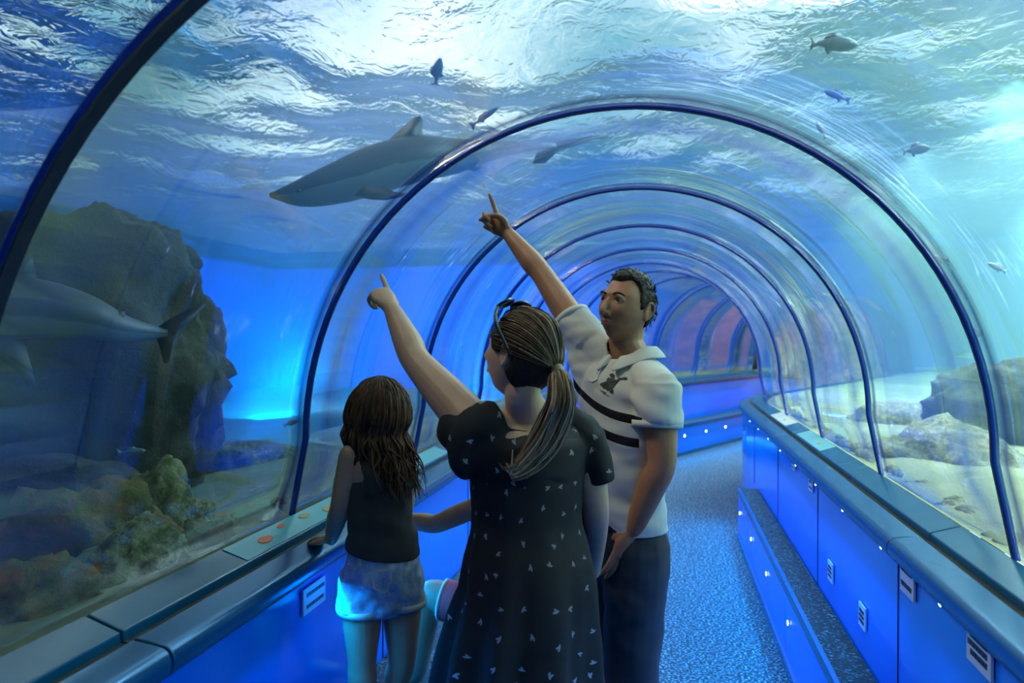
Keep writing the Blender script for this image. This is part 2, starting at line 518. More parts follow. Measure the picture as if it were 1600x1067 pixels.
tr2 = t.n('BsdfTransparent'); t.set(tr2, 'Color', (1, 1, 1, 1))
m1 = t.n('MixShader'); t.set(m1, 0, 0.14); t.t.links.new(gls.outputs[0], m1.inputs[1]); t.t.links.new(tr2.outputs[0], m1.inputs[2])
m2 = t.n('MixShader'); t.set(m2, 0, top); t.t.links.new(tr.outputs[0], m2.inputs[1]); t.t.links.new(m1.outputs[0], m2.inputs[2])
va = t.n('VolumeAbsorption'); t.set(va, 'Color', (0.10, 0.80, 0.86, 1)); t.set(va, 'Density', 0.12)
vsn = t.n('VolumeScatter'); t.set(vsn, 'Color', (0.5, 0.95, 0.92, 1)); t.set(vsn, 'Density', 0.08); t.set(vsn, 'Anisotropy', 0.3)
ad = t.n('AddShader'); t.t.links.new(va.outputs[0], ad.inputs[0]); t.t.links.new(vsn.outputs[0], ad.inputs[1])
M_WATER = t.done(m2, ad)
bm = bmesh.new()
GW = 0.16
wx, wy = int((X1-X0)/GW), int((Y1-Y0)/GW)
grid = [[bm.verts.new((X0+(X1-X0)*i/wx, Y0+(Y1-Y0)*j/wy, ZW + wave(X0+(X1-X0)*i/wx, Y0+(Y1-Y0)*j/wy))) for i in range(wx+1)] for j in range(wy+1)]
for j in range(wy):
    for i in range(wx):
        bm.faces.new((grid[j][i], grid[j][i+1], grid[j+1][i+1], grid[j+1][i]))
zb = -0.2
c00, c10, c11, c01 = (bm.verts.new(p) for p in ((X0, Y0, zb), (X1, Y0, zb), (X1, Y1, zb), (X0, Y1, zb)))
bm.faces.new((c00, c01, c11, c10))
bm.faces.new([c10] + [grid[0][i] for i in range(wx, -1, -1)] + [c00])
bm.faces.new([c01] + [grid[wy][i] for i in range(wx+1)] + [c11])
bm.faces.new([c00] + [grid[j][0] for j in range(wy+1)] + [c01])
bm.faces.new([c11] + [grid[j][wx] for j in range(wy, -1, -1)] + [c10])
bmesh.ops.recalc_face_normals(bm, faces=bm.faces)
pr = arch(0.045, 48, -0.12)
vs, fs, uvs = sweep(pr, S0 - 0.3, 14.3, True, True)
tb = bmesh.new(); me = bpy.data.meshes.new('tmp'); me.from_pydata([tuple(v) for v in vs], [], fs); tb.from_mesh(me)
bmesh.ops.recalc_face_normals(tb, faces=tb.faces); bmesh.ops.reverse_faces(tb, faces=tb.faces)
tb.to_mesh(me); tb.free(); bm.from_mesh(me)
wo = bm_obj('water', bm, M_WATER, None, True)
tag(wo, 'blue green tank water with rippled bright surface above the tunnel', 'water', None, 'stuff')

# ---- daylight above the tank
w = bpy.data.worlds.new('sky'); SC.world = w; w.use_nodes = True
nt = w.node_tree; nt.nodes.clear()
ow = nt.nodes.new('ShaderNodeOutputWorld'); bg = nt.nodes.new('ShaderNodeBackground')
tc = nt.nodes.new('ShaderNodeTexCoord'); nz = nt.nodes.new('ShaderNodeTexNoise'); nz.inputs['Scale'].default_value = 3.0; nz.inputs['Detail'].default_value = 3
cr = nt.nodes.new('ShaderNodeValToRGB')
cr.color_ramp.elements[0].position = 0.35; cr.color_ramp.elements[0].color = (0.06, 0.30, 0.44, 1)
cr.color_ramp.elements[1].position = 0.62; cr.color_ramp.elements[1].color = (1.0, 1.0, 0.98, 1)
nt.links.new(tc.outputs['Generated'], nz.inputs['Vector']); nt.links.new(nz.outputs[0], cr.inputs[0]); nt.links.new(cr.outputs[0], bg.inputs[0])
bg.inputs[1].default_value = 2.05
nt.links.new(bg.outputs[0], ow.inputs[0])
sun = bpy.data.lights.new('sun', 'SUN'); sun.energy = 15.0; sun.angle = 0.25; sun.color = (1.0, 0.80, 0.58)
so = bpy.data.objects.new('sun', sun); COL.objects.link(so); so.rotation_euler = (math.radians(8), math.radians(-38), 0)
# unseen uplights on the tank bed, added to turn the left side blue
def flood(name, l, tg, col, p, sz=0.9):
    area(name, l, sz, sz * 0.5, col, p, V(tg) - V(l), math.radians(120))
for (l, tg, p) in (((-6.3, 4.5, 0.9), (-9, 7, 3.2), 420), ((-5.2, 9.0, 0.8), (-8.5, 14, 3.0), 1100), ((-2.6, 11.0, 0.8), (-3.5, 15, 3.0), 800), ((-3.2, 5.6, 0.7), (-4.6, 9, 3.2), 260)):
    flood('blue_fill_light', l, tg, (0.0, 0.30, 1.0), p, 1.2)
def fill_spot(loc, tg, p):  # unseen spots added to brighten the haze right of the tunnel
    l = bpy.data.lights.new('tank_fill_spot', 'SPOT'); l.energy = p; l.color = (1.0, 0.97, 0.76)
    l.spot_size = math.radians(140); l.spot_blend = 1.0; l.shadow_soft_size = 0.15
    o = bpy.data.objects.new('tank_fill_spot', l); COL.objects.link(o); o.location = loc
    o.rotation_euler = (V(tg) - V(loc)).normalized().to_track_quat('-Z', 'Y').to_euler()
for k in range(5):
    fill_spot((2.4, 1.6 + 1.8*k, 3.28), (3.4, 1.8 + 1.8*k, 1.0), 620)
    fill_spot((4.6, 2.4 + 1.8*k, 3.28), (5.6, 2.8 + 1.8*k, 1.0), 900)
area('far_tank_fill', (6.8, 9.0, 3.25), 1.2, 5.0, (1.0, 0.97, 0.76), 1500, (0.3, 0.3, -0.85), math.radians(110))  # added area light, lifts the water at the far right
area('overhead_fill_light', (5.5, 5.0, 5.6), 6.0, 12.0, (0.75, 1.0, 0.95), 6500, (0.1, 0, -1), PI)  # unseen light added above the water to brighten the right side
bm = bmesh.new(); box_bm(bm, (-16, -5, 5.4), (-5.4, 9.5, 5.6))  # unseen slab added to keep the left of the tank dark
box_bm(bm, (-5.3, -5, 5.4), (-3.4, 4.2, 5.6))
struct(bm_obj('sunshade', bm, simple('dark_shade_slab', srgb(16, 44, 48), 0.9), None, False), 'added dark ceiling above the left side of the tank', 'sunshade')
# rocks ---------------------------------------------------------------
def rock(name, c, r, mat, seed, label, cat='rock', rough=0.35, sub=5, flat=0.0, parent=None):
    bm = bmesh.new(); bmesh.ops.create_icosphere(bm, subdivisions=sub, radius=1.0)
    o = V((seed*3.7, seed*1.9, seed*5.3))
    for v in bm.verts:
        d = v.co.normalized()
        h = 1 + rough*noise.noise(d*1.3 + o) + rough*0.6*noise.noise(d*3.1 + o) + rough*0.35*abs(noise.noise(d*7 + o)) + rough*0.16*noise.noise(d*16 + o)
        p = d*h
        v.co = V((p.x*r[0], p.y*r[1], p.z*r[2])) + V(c)
        v.co -= V(c)
    ob = bm_obj(name, bm, mat, parent); ob.location = V(c)
    if parent is None: tag(ob, label, cat)
    return ob
# ------------------------------------------------------------------ rocks and reef
def pr(px, py, d, rx, ry, rz):
    """centre from a photograph position, radii in metres"""
    return P(px, py, d), (rx, ry, rz)
c, r = pr(95, 590, 3.7, 0.85, 0.7, 0.85)
rock('cliff_rock', c, r, M_ROCK_D, 1.0, 'dark tall cliff of rock behind the grey shark at left', 'rock', 0.30)
c, r = pr(250, 600, 4.1, 0.30, 0.5, 0.75)
rock('cliff_rock', c, r, M_ROCK_D, 2.0, 'dark upright rock pillar at the right edge of the cliff', 'rock', 0.3)
c, r = pr(-260, 620, 3.6, 0.9, 0.8, 1.0)
rock('cliff_rock', c, r, M_ROCK_D, 3.0, 'dark cliff rock cut by the left edge of the picture', 'rock', 0.3)
c, r = pr(150, 420, 4.8, 0.55, 0.5, 0.42)
rock('cliff_rock', c, r, M_ROCK_D, 4.0, 'dark hazy rock cap topping the cliff at left', 'rock', 0.3)
c, r = pr(60, 800, 2.9, 0.42, 0.35, 0.20)
rock('reef_rock', c, r, M_ROCK_D, 5.0, 'low dark brown rock at the foot of the cliff', 'rock', 0.3)
c, r = pr(130, 900, 2.1, 0.26, 0.24, 0.26)
rock('coral_rock', c, r, M_ROCK_B, 6.0, 'large brown coral rock nearest the glass at lower left', 'rock', 0.42)
c, r = pr(20, 960, 2.1, 0.16, 0.2, 0.12)
rock('coral_rock', c, r, M_ROCK_B, 16.0, 'brown coral rock cut by the left edge above the ledge', 'rock', 0.42)
c, r = pr(242, 848, 2.45, 0.20, 0.18, 0.22)
rock('coral_rock', c, r, M_ROCK_G, 7.0, 'green algae covered rock just right of the big brown rock', 'rock', 0.45)
c, r = pr(60, 945, 1.62, 0.11, 0.12, 0.12)
rock('coral_rock', c, r, M_ROCK_B, 18.0, 'brown rock low in the left corner against the glass', 'rock', 0.42)
c, r = pr(215, 885, 1.90, 0.10, 0.12, 0.11)
rock('coral_rock', c, r, M_ROCK_G, 19.0, 'mottled rock right above the ledge below the green algae rock', 'rock', 0.45)
c, r = pr(318, 850, 2.15, 0.07, 0.08, 0.075)
rock('coral_rock', c, r, M_ROCK_B, 20.0, 'small brown rock against the glass right of the mottled rock', 'rock', 0.45, 4)
c, r = pr(352, 862, 2.45, 0.10, 0.10, 0.12)
rock('coral_rock', c, r, M_ROCK_G, 8.0, 'rounded green brown rock on the sand left of the first ring', 'rock', 0.4, 4)
c, r = pr(303, 848, 2.6, 0.05, 0.06, 0.11)
rock('coral_rock', c, r, M_ROCK_G, 9.5, 'narrow upright rock between two green rocks', 'rock', 0.4, 4)
c, r = pr(416, 820, 2.62, 0.035, 0.04, 0.05)
rock('coral_rock', c, r, M_ROCK_L, 10.0, 'small pale pebble rock near the foot of the first ring', 'rock', 0.4, 4)
c, r = pr(447, 806, 2.70, 0.075, 0.05, 0.07)
rock('coral_rock', c, r, M_ROCK_B, 11.0, 'small brown rock touching the foot of the first ring', 'rock', 0.45, 4)
c, r = pr(392, 722, 5.2, 0.36, 0.3, 0.16)
rock('reef_rock', c, r, M_ROCK_L, 12.0, 'flat pale rock far off on the left sand before the blue wall', 'rock', 0.4)
c, r = pr(620, 745, 3.6, 0.2, 0.2, 0.10)
rock('reef_rock', c, r, M_ROCK_L, 13.0, 'pale low reef behind the head of the girl', 'rock', 0.4, 4)
c, r = pr(1480, 745, 3.7, 0.42, 0.36, 0.26)
rock('reef_rock', c, r, M_ROCK_L, 14.0, 'pale speckled coral mound behind the glass between the two nearest rings at right', 'rock', 0.35)
c, r = pr(1400, 690, 5.3, 0.40, 0.35, 0.30)
rock('reef_rock', c, r, M_ROCK_L, 15.0, 'hazy pale rock behind the right mound', 'rock', 0.35)
c, r = pr(1580, 660, 4.6, 0.5, 0.4, 0.4)
rock('reef_rock', c, r, M_ROCK_D, 17.0, 'hazy blue rock at the right edge behind the first ring', 'rock', 0.35)
random.seed(21)
for k in range(34):
    s = random.uniform(2.1, 5.8); u = random.uniform(1.12, 1.22)
    q = at(s, u, 0.975)
    rr = random.uniform(0.012, 0.03)
    o = rock('pebble', q, (rr*1.4, rr*1.2, rr), random.choice([M_ROCK_L, M_ROCK_G, M_SAND]), 30.0 + k, 'small pebble on the sand strip behind the right glass', 'pebble', 0.35, 2)
    o['group'] = 'pebbles along the right glass'
for k in range(20):
    s = random.uniform(2.9, 5.0); u = -random.uniform(1.12, 1.3)
    rr = random.uniform(0.012, 0.03)
    o = rock('pebble', at(s, u, 0.972), (rr*1.4, rr*1.2, rr), random.choice([M_ROCK_L, M_SAND]), 80.0 + k, 'small pebble on the sand behind the left glass', 'pebble', 0.35, 2)
    o['group'] = 'pebbles along the left glass'
# pink rock face that closes the far end
x, y, th = path(13.4)
bm = bmesh.new()
NX, NZ = 50, 40
g = []
for j in range(NZ + 1):
    row = []
    for i in range(NX + 1):
        u = -0.98 + 1.96*i/NX; z = -0.05 + 2.25*j/NZ
        q = V((u, z, 0)); d = 0.30*noise.noise(q*1.1) + 0.14*noise.noise(q*2.7) + 0.05*noise.noise(q*7)
        rr_ = math.hypot(u, z-ZC) if z > ZC else abs(u); kk = min(1.0, 0.975/max(rr_, 1e-6))
        row.append(bm.verts.new(at(13.3 + d, u*kk, ZC + (z-ZC)*kk if z > ZC else z)))
    g.append(row)
for j in range(NZ):
    for i in range(NX): bm.faces.new((g[j][i], g[j][i+1], g[j+1][i+1], g[j+1][i]))
o = bm_obj('wall_end', bm, M_ROCK_P); m = o.modifiers.new('s', 'SOLIDIFY'); m.thickness = 0.12
struct(o, 'pink lit rough rock wall at the end of the tunnel', 'wall')
area('warm_end_lamp', at(12.3, 0.0, 2.2), 0.8, 0.4, (1.0, 0.62, 0.5), 50, at(13.4, 0, 1.2) - at(12.3, 0, 2.2), PI)

# ------------------------------------------------------------------ sharks and fish
def cr(pts, t):
    """Catmull-Rom through a list of tuples at t in 0..len-1"""
    n = len(pts); i = min(int(t), n-2); f = t - i
    p0, p1, p2, p3 = pts[max(i-1, 0)], pts[i], pts[i+1], pts[min(i+2, n-1)]
    out = []
    for a, b, c, d in zip(p0, p1, p2, p3):
        out.append(0.5*((2*b) + (-a+c)*f + (2*a-5*b+4*c-d)*f*f + (-a+3*b-3*c+d)*f**3))
    return out
def fin(bm, outline, side, thick):
    """closed outline (3D points) given a lens-shaped thickness along side"""
    n = len(outline); c = sum(outline, V()) / n
    top = [bm.verts.new(p) for p in outline]
    a = bm.verts.new(c + side*thick); b = bm.verts.new(c - side*thick)
    for i in range(n):
        j = (i+1) % n
        bm.faces.new((top[i], top[j], a)); bm.faces.new((top[j], top[i], b))
def swimmer(name, spine, heights, widths, up, fins, mats, parent=None, K=20, M=60):
    """spine: world points; body loft + fins as one mesh; fins: (outline, side, thickness)"""
    bm = bmesh.new(); rings = []
    n = len(spine)
    for k in range(M + 1):
        t = (n-1)*k/M
        c = V(cr([tuple(p) for p in spine], t)); c2 = V(cr([tuple(p) for p in spine], min(t+0.02, n-1))); c1 = V(cr([tuple(p) for p in spine], max(t-0.02, 0)))
        tan = (c2 - c1).normalized(); u = (up - tan*up.dot(tan)).normalized(); s = tan.cross(u)
        h = max(cr([(v,) for v in heights], t)[0], 0.0005); w = max(cr([(v,) for v in widths], t)[0], 0.0005)
        ring = []
        for q in range(K):
            a = 2*PI*q/K
            z = math.sin(a); xx = math.cos(a)
            ring.append(bm.verts.new(c + s*(w*xx) + u*(h*z*(1.0 if z > 0 else 0.9))))
        rings.append(ring)
    for k in range(M):
        for q in range(K):
            r = (q+1) % K
            bm.faces.new((rings[k][q], rings[k][r], rings[k+1][r], rings[k+1][q]))
    bm.faces.new(rings[0][::-1]); bm.faces.new(rings[-1])
    for (ol, sd, th) in fins: fin(bm, ol, sd, th)
    bmesh.ops.recalc_face_normals(bm, faces=bm.faces)
    c = spine[len(spine)//2]
    for v in bm.verts: v.co -= c
    o = bm_obj(name, bm, mats, parent); o.location = c
    return o
t = NT('grey_shark_skin')
g2 = t.n('NewGeometry'); sp = t.n('SeparateXYZ'); t.set(sp, 0, g2.outputs['Normal'])
M_SHARK = t.done(t.pbsdf(t.ramp(t.math('ADD', t.math('MULTIPLY', sp.outputs['Z'], 0.5), t.math('MULTIPLY', t.noise(4, 4, 0.6, t.coord()), 0.25)),
          [(-0.0, srgb(120, 138, 158)), (0.05, srgb(48, 68, 98)), (0.5, srgb(20, 36, 62))]), 0.5))
UP = V((0, 0, 1))
# main shark above the glass
d0 = 3.75
sp_ = [(421, 305, 3.55), (470, 303, 3.6), (530, 287, 3.66), (590, 266, 3.73), (650, 250, 3.8), (710, 245, 3.9), (770, 235, 4.0), (830, 229, 4.1), (868, 228, 4.2)]
spine = [P(*q) for q in sp_]
mpx = 3.8/1067
hts = [v*mpx for v in (3, 21, 32, 38, 37, 30, 17, 8, 5)]
wds = [v*mpx for v in (3, 22, 33, 38, 36, 27, 14, 7, 3)]
sd = CD(0.15, -0.5, -0.9)
def ol(pts, d): return [P(px, py, d) for px, py in pts]
fins = [(ol([(588, 236), (612, 214), (632, 196), (648, 183), (657, 181), (661, 189), (659, 206), (668, 222), (650, 228), (610, 238)], 3.78), sd, 0.012),
        (ol([(553, 306), (580, 312), (602, 313), (626, 308), (640, 302), (618, 300), (598, 292), (570, 290)], 3.55), CD(0, 1, 0.2), 0.010),
        (ol([(855, 225), (885, 219), (915, 213), (948, 211), (925, 219), (895, 229), (870, 237), (852, 255), (832, 256), (838, 240), (842, 230)], 4.22), sd, 0.008),
        (ol([(755, 226), (772, 216), (778, 218), (776, 228)], 3.98), sd, 0.006),
        (ol([(720, 262), (742, 268), (752, 262), (745, 250)], 3.9), sd, 0.006)]
sh = swimmer('shark', spine, hts, wds, CD(-0.1, 1, 0.1), fins, M_SHARK)
tag(sh, 'large blue grey shark gliding over the glass above the pointing hands', 'shark')
EYE = simple('black_eye', srgb(6, 8, 10), 0.15)
bm = bmesh.new(); bmesh.ops.create_uvsphere(bm, u_segments=10, v_segments=8, radius=0.010)
e = bm_obj('eye', bm, EYE, sh); e.location = P(468, 298, 3.50) - spine[4]
# second shark
sp_ = [(-210, 520, 2.5), (-150, 512, 2.52), (-60, 494, 2.55), (40, 484, 2.6), (120, 494, 2.65), (190, 514, 2.72), (245, 520, 2.8), (262, 520, 2.82)]
spine = [P(*q) for q in sp_]; mpx = 2.6/1067
hts = [v*mpx for v in (3, 26, 44, 50, 40, 24, 11, 6)]; wds = [v*mpx for v in (3, 24, 38, 42, 32, 18, 8, 3)]
sd = CD(0.2, 0, -1)
fins = [(ol([(-20, 450), (10, 425), (38, 398), (50, 394), (52, 410), (58, 440), (40, 452)], 2.6), sd, 0.012),
        (ol([(-40, 525), (0, 560), (40, 600), (58, 606), (50, 575), (40, 540), (10, 525)], 2.5), sd, 0.010),
        (ol([(240, 515), (262, 500), (290, 485), (318, 472), (322, 477), (300, 500), (284, 520), (268, 545), (264, 566), (256, 568), (250, 545), (244, 526)], 2.82), sd, 0.008),
        (ol([(165, 500), (185, 486), (196, 486), (192, 502)], 2.7), sd, 0.006)]
sh = swimmer('shark', spine, hts, wds, V((0, 0, 1)), fins, M_SHARK)
tag(sh, 'dim grey shark in front of the dark cliff at left, head out of frame', 'shark')
t = NT('fish_scales')
M_FISH = t.done(t.pbsdf(t.ramp(t.noise(20, 3, 0.6, t.coord()), [(0.3, srgb(44, 62, 92)), (0.7, srgb(110, 134, 156))]), 0.4))
M_FISHB = simple('blue_fish_scales', srgb(20, 90, 210), 0.4)
M_FISHW = simple('silver_fish_scales', srgb(150, 170, 180), 0.3)
def fish(px, py, d, L, ang, mat, label, deep=0.32, grp='small fish in the tank'):
    """L length in pixels, ang degrees the nose is turned from the right, counter-clockwise"""
    m = d/1067.0; a = math.radians(ang)
    def q(x, y, dd=0.0): return P(px + (x*math.cos(a) - y*math.sin(a))*L, py - (x*math.sin(a) + y*math.cos(a))*L, d + dd)
    up = CD(-math.sin(a), math.cos(a), 0) if math.cos(a) > 0 else CD(math.sin(a), -math.cos(a), 0)
    s = 1 if math.cos(a) > 0 else -1
    spine = [q(x, 0) for x in (0.5, 0.42, 0.28, 0.1, -0.08, -0.24, -0.34)]
    h = [v*L*m*deep for v in (0.05, 0.28, 0.46, 0.52, 0.42, 0.22, 0.12)]
    w = [v*L*m*0.16 for v in (0.05, 0.35, 0.5, 0.5, 0.4, 0.2, 0.05)]
    sd = CD(0, 0, -1)
    fins = [([q(x, y*s) for x, y in ((-0.32, 0.03), (-0.42, 0.10), (-0.5, 0.17), (-0.46, 0.0), (-0.5, -0.15), (-0.42, -0.09), (-0.32, -0.03))], sd, 0.01*L*m),
            ([q(x, y*s) for x, y in ((0.22, 0.15*deep/0.32), (0.1, 0.26*deep/0.32), (-0.12, 0.22*deep/0.32), (-0.22, 0.09*deep/0.32), (0, 0.13*deep/0.32))], sd, 0.01*L*m),
            ([q(x, y*s) for x, y in ((-0.02, -0.14*deep/0.32), (-0.12, -0.22*deep/0.32), (-0.2, -0.10*deep/0.32), (-0.1, -0.10*deep/0.32))], sd, 0.01*L*m)]
    o = swimmer('fish', spine, h, w, up, fins, mat, None, 12, 20)
    tag(o, label, 'fish', grp)
    for sgn in (1, -1):
        bm = bmesh.new(); bmesh.ops.create_uvsphere(bm, u_segments=8, v_segments=6, radius=0.018*L*m*1.6)
        e = bm_obj('eye', bm, EYE, o); e.location = q(0.34, 0.03*s, -sgn*0.055*L*m) - spine[3]
    return o
fish(1303, 69, 3.2, 76, -2, M_FISH, 'large grey fish near the water surface at upper right')
fish(1308, 150, 3.2, 44, 158, M_FISHB, 'blue fish below the large grey fish at upper right', 0.26)
fish(1283, 203, 3.3, 32, 120, M_FISHW, 'pale upright fish just above the crown of the first ring at right', 0.26)
fish(1432, 234, 3.4, 44, 8, M_FISHW, 'pale bluish fish at far upper right below the bright ripples', 0.36)
fish(1466, 404, 3.3, 38, 175, M_FISHW, 'pale fish beside the first ring at right', 0.3)
fish(1558, 418, 3.4, 32, 155, M_FISHW, 'small slim fish outside the first ring near the right edge', 0.3)
fish(1524, 521, 3.0, 24, 0, M_FISH, 'small dark fish half behind the first ring at right', 0.5)
fish(757, 183, 3.6, 54, 35, M_FISHB, 'slim blue fish above the tail of the large shark', 0.16)
fish(684, 112, 3.6, 44, 80, M_FISHB, 'upright blue fish high above the large shark', 0.36)
fish(455, 661, 4.2, 24, 20, M_FISHW, 'tiny yellowish fish left of the first ring above the flat rock', 0.3)
fish(1500, 655, 4.5, 26, 170, M_FISHW, 'tiny pale fish over the coral mound at right', 0.3)
fish(205, 706, 3.0, 46, 5, M_FISHW, 'dim fish low in front of the dark cliff', 0.22)
# ------------------------------------------------------------------ people: tools
def g(x): return math.exp(-x*x)
def sm(a, b, x):
    t = max(0.0, min(1.0, (x-a)/(b-a))); return t*t*(3-2*t)
def lerp(a, b, t): return a + (b-a)*t
class Blob:
    """gathers closed lofts, then fuses them into one smooth skin"""
    def __init__(s): s.bm = bmesh.new()
    def loft(s, pts, rad, side=None, K=20, step=6, cap=True, wob=None):
        """pts: world points; rad: r or (a, b); side: direction of a (one or per point)"""
        bm = s.bm; n = len(pts)
        rad = [(r, r) if not isinstance(r, tuple) else r for r in rad]
        M = (n-1)*step; rings = []; prev = None
        P_ = [tuple(p) for p in pts]
        sides = None
        if side is not None:
            sides = [tuple(q) for q in side] if isinstance(side, list) else [tuple(side)]*n
        for k in range(M + 1):
            t = k/step
            c = V(cr(P_, t)); c2 = V(cr(P_, min(t+0.05, n-1))); c1 = V(cr(P_, max(t-0.05, 0)))
            tan = (c2-c1).normalized()
            a, b = cr(rad, t)
            if sides is not None: u = V(cr(sides, t))
            elif prev is None: u = tan.orthogonal()
            else: u = prev
            u = (u - tan*u.dot(tan)).normalized(); w = tan.cross(u); prev = u
            ring = []
            for q in range(K):
                an = 2*PI*q/K
                f = 1.0 if wob is None else wob(t/(n-1), an)
                ring.append(bm.verts.new(c + u*(a*math.cos(an)*f) + w*(b*math.sin(an)*f)))
            rings.append((ring, c, tan, a, b, u, w))
        def capend(idx, sgn, cap=cap):
            ring, c, tan, a, b, u, w = rings[idx]
            last = ring
            for z, f in ((0.45, 0.88), (0.8, 0.58)):
                r2 = [bm.verts.new(c + tan*sgn*min(a, b)*z*cap + u*(a*f*math.cos(2*PI*q/K)) + w*(b*f*math.sin(2*PI*q/K))) for q in range(K)]
                for q in range(K):
                    r = (q+1) % K; bm.faces.new((last[q], last[r], r2[r], r2[q]))
                last = r2
            tip = bm.verts.new(c + tan*sgn*min(a, b)*0.95*cap)
            for q in range(K): bm.faces.new((last[q], last[(q+1) % K], tip))
        for k in range(M):
            A, B = rings[k][0], rings[k+1][0]
            for q in range(K):
                r = (q+1) % K; bm.faces.new((A[q], A[r], B[r], B[q]))
        capend(0, -1.0); capend(M, 1.0)
        return s
    def ball(s, c, r, frame=None):
        r = (r, r, r) if not isinstance(r, tuple) else r
        out = bmesh.ops.create_icosphere(s.bm, subdivisions=3, radius=1.0)
        for v in out['verts']:
            p = V((v.co.x*r[0], v.co.y*r[1], v.co.z*r[2]))
            v.co = (frame @ p if frame else p) + V(c)
    def add(s, vs, fs):
        vv = [s.bm.verts.new(v) for v in vs]
        for f in fs: s.bm.faces.new([vv[i] for i in f])
    def fuse(s, name, voxel, smooth, mat, parent=None, disp=None, cuts=None, thick=None, faces_cut=None):
        bmesh.ops.recalc_face_normals(s.bm, faces=s.bm.faces)
        me = bpy.data.meshes.new(name); s.bm.to_mesh(me); s.bm.free()
        tmp = bpy.data.objects.new('tmp', me); COL.objects.link(tmp)
        m = tmp.modifiers.new('r', 'REMESH'); m.mode = 'VOXEL'; m.voxel_size = voxel
        if smooth:
            m = tmp.modifiers.new('s', 'SMOOTH'); m.factor = 0.5; m.iterations = smooth
        dg = bpy.context.evaluated_depsgraph_get()
        me2 = bpy.data.meshes.new_from_object(tmp.evaluated_get(dg))
        bpy.data.objects.remove(tmp)
        me2.name = name
        bm = bmesh.new(); bm.from_mesh(me2); bm.normal_update()
        if disp:
            ds = [disp(v.co, v.normal) for v in bm.verts]
            for v, d in zip(bm.verts, ds): v.co += v.normal*d
        for (c, n, r) in (cuts or []):
            if r > 0.15: bmesh.ops.bisect_plane(bm, geom=bm.verts[:] + bm.edges[:] + bm.faces[:], plane_co=c, plane_no=n, clear_outer=True)
        if cuts:
            kill = set()
            for (c, n, r) in [q for q in cuts if q[2] <= 0.15]:
                for v in bm.verts:
                    d = v.co - c
                    h = d.dot(n)
                    if h > 0 and (d - n*h).length < r and h < r*1.6: kill.add(v)
            bmesh.ops.delete(bm, geom=list(kill), context='VERTS')
            for it in range(12):
                nw = {}
                for v in bm.verts:
                    if v.is_boundary:
                        nb_ = [e.other_vert(v).co for e in v.link_edges if e.is_boundary]
                        if len(nb_) == 2: nw[v] = v.co*0.4 + (nb_[0] + nb_[1])*0.3
                for v, c_ in nw.items(): v.co = c_
        bm.to_mesh(me2); bm.free()
        me2.materials.clear()
        for p in me2.polygons: p.use_smooth = True
        o = link(name, me2, mat, parent)
        if thick:
            m = o.modifiers.new('t', 'SOLIDIFY'); m.thickness = thick; m.offset = -1
        return o
def rebase(o, c):
    """origin of a top-level body at c"""
    o.data.transform(Matrix.Translation(-V(c))); o.location = V(c)

def head_surface(sc, jaw=1.0, n=72):
    """closed sculpted head in head coordinates: x right, y forward, z up"""
    vs, fs = [], []
    for j in range(1, n//2*2):
        ph = PI*j/(n//2*2)
        for i in range(n):
            th = 2*PI*i/n
            d = V((math.sin(ph)*math.cos(th), math.sin(ph)*math.sin(th), math.cos(ph)))
            vs.append(head_pt(d, jaw)*sc)
    R = n//2*2 - 1
    top = len(vs); vs.append(head_pt(V((0, 0, 1)), jaw)*sc); bot = len(vs); vs.append(head_pt(V((0, 0, -1)), jaw)*sc)
    for j in range(R-1):
        for i in range(n):
            k = (i+1) % n
            fs.append((j*n+i, (j+1)*n+i, (j+1)*n+k, j*n+k))
    for i in range(n):
        k = (i+1) % n
        fs.append((top, i, k)); fs.append((bot, (R-1)*n+k, (R-1)*n+i))
    return vs, fs
def head_pt(d, jaw=1.0):
    x, y, z = 0.076*d.x, 0.097*d.y, 0.115*d.z
    if z < 0:
        t = -z/0.115
        x *= 1 - 0.36*jaw*t**1.7
        if y < 0: y *= 1 - 0.45*t
        else: y *= 1 + 0.05*t
    else:
        t = z/0.115
        if y > 0: y *= 1 - 0.10*t
        else: y *= 1 + 0.04*t
    if d.y > 0.1:
        f = sm(0.1, 0.5, d.y); ax = abs(x)
        dy = 0.006*g((z-0.036)/0.011)*g(ax/0.05)
        dy -= 0.008*g((ax-0.031)/0.016)*g((z-0.017)/0.013)
        dy += 0.005*g((ax-0.042)/0.02)*g((z+0.018)/0.02)
        dy += 0.006*g(ax/0.024)*g((z+0.055)/0.012)
        dy -= 0.003*g(ax/0.02)*g((z+0.0555)/0.0035)
        dy -= 0.003*g(ax/0.03)*g((z+0.076)/0.008)
        dy += 0.009*g(ax/0.022)*g((z+0.098)/0.015)
        y += dy*f
    return V((x, y, z))
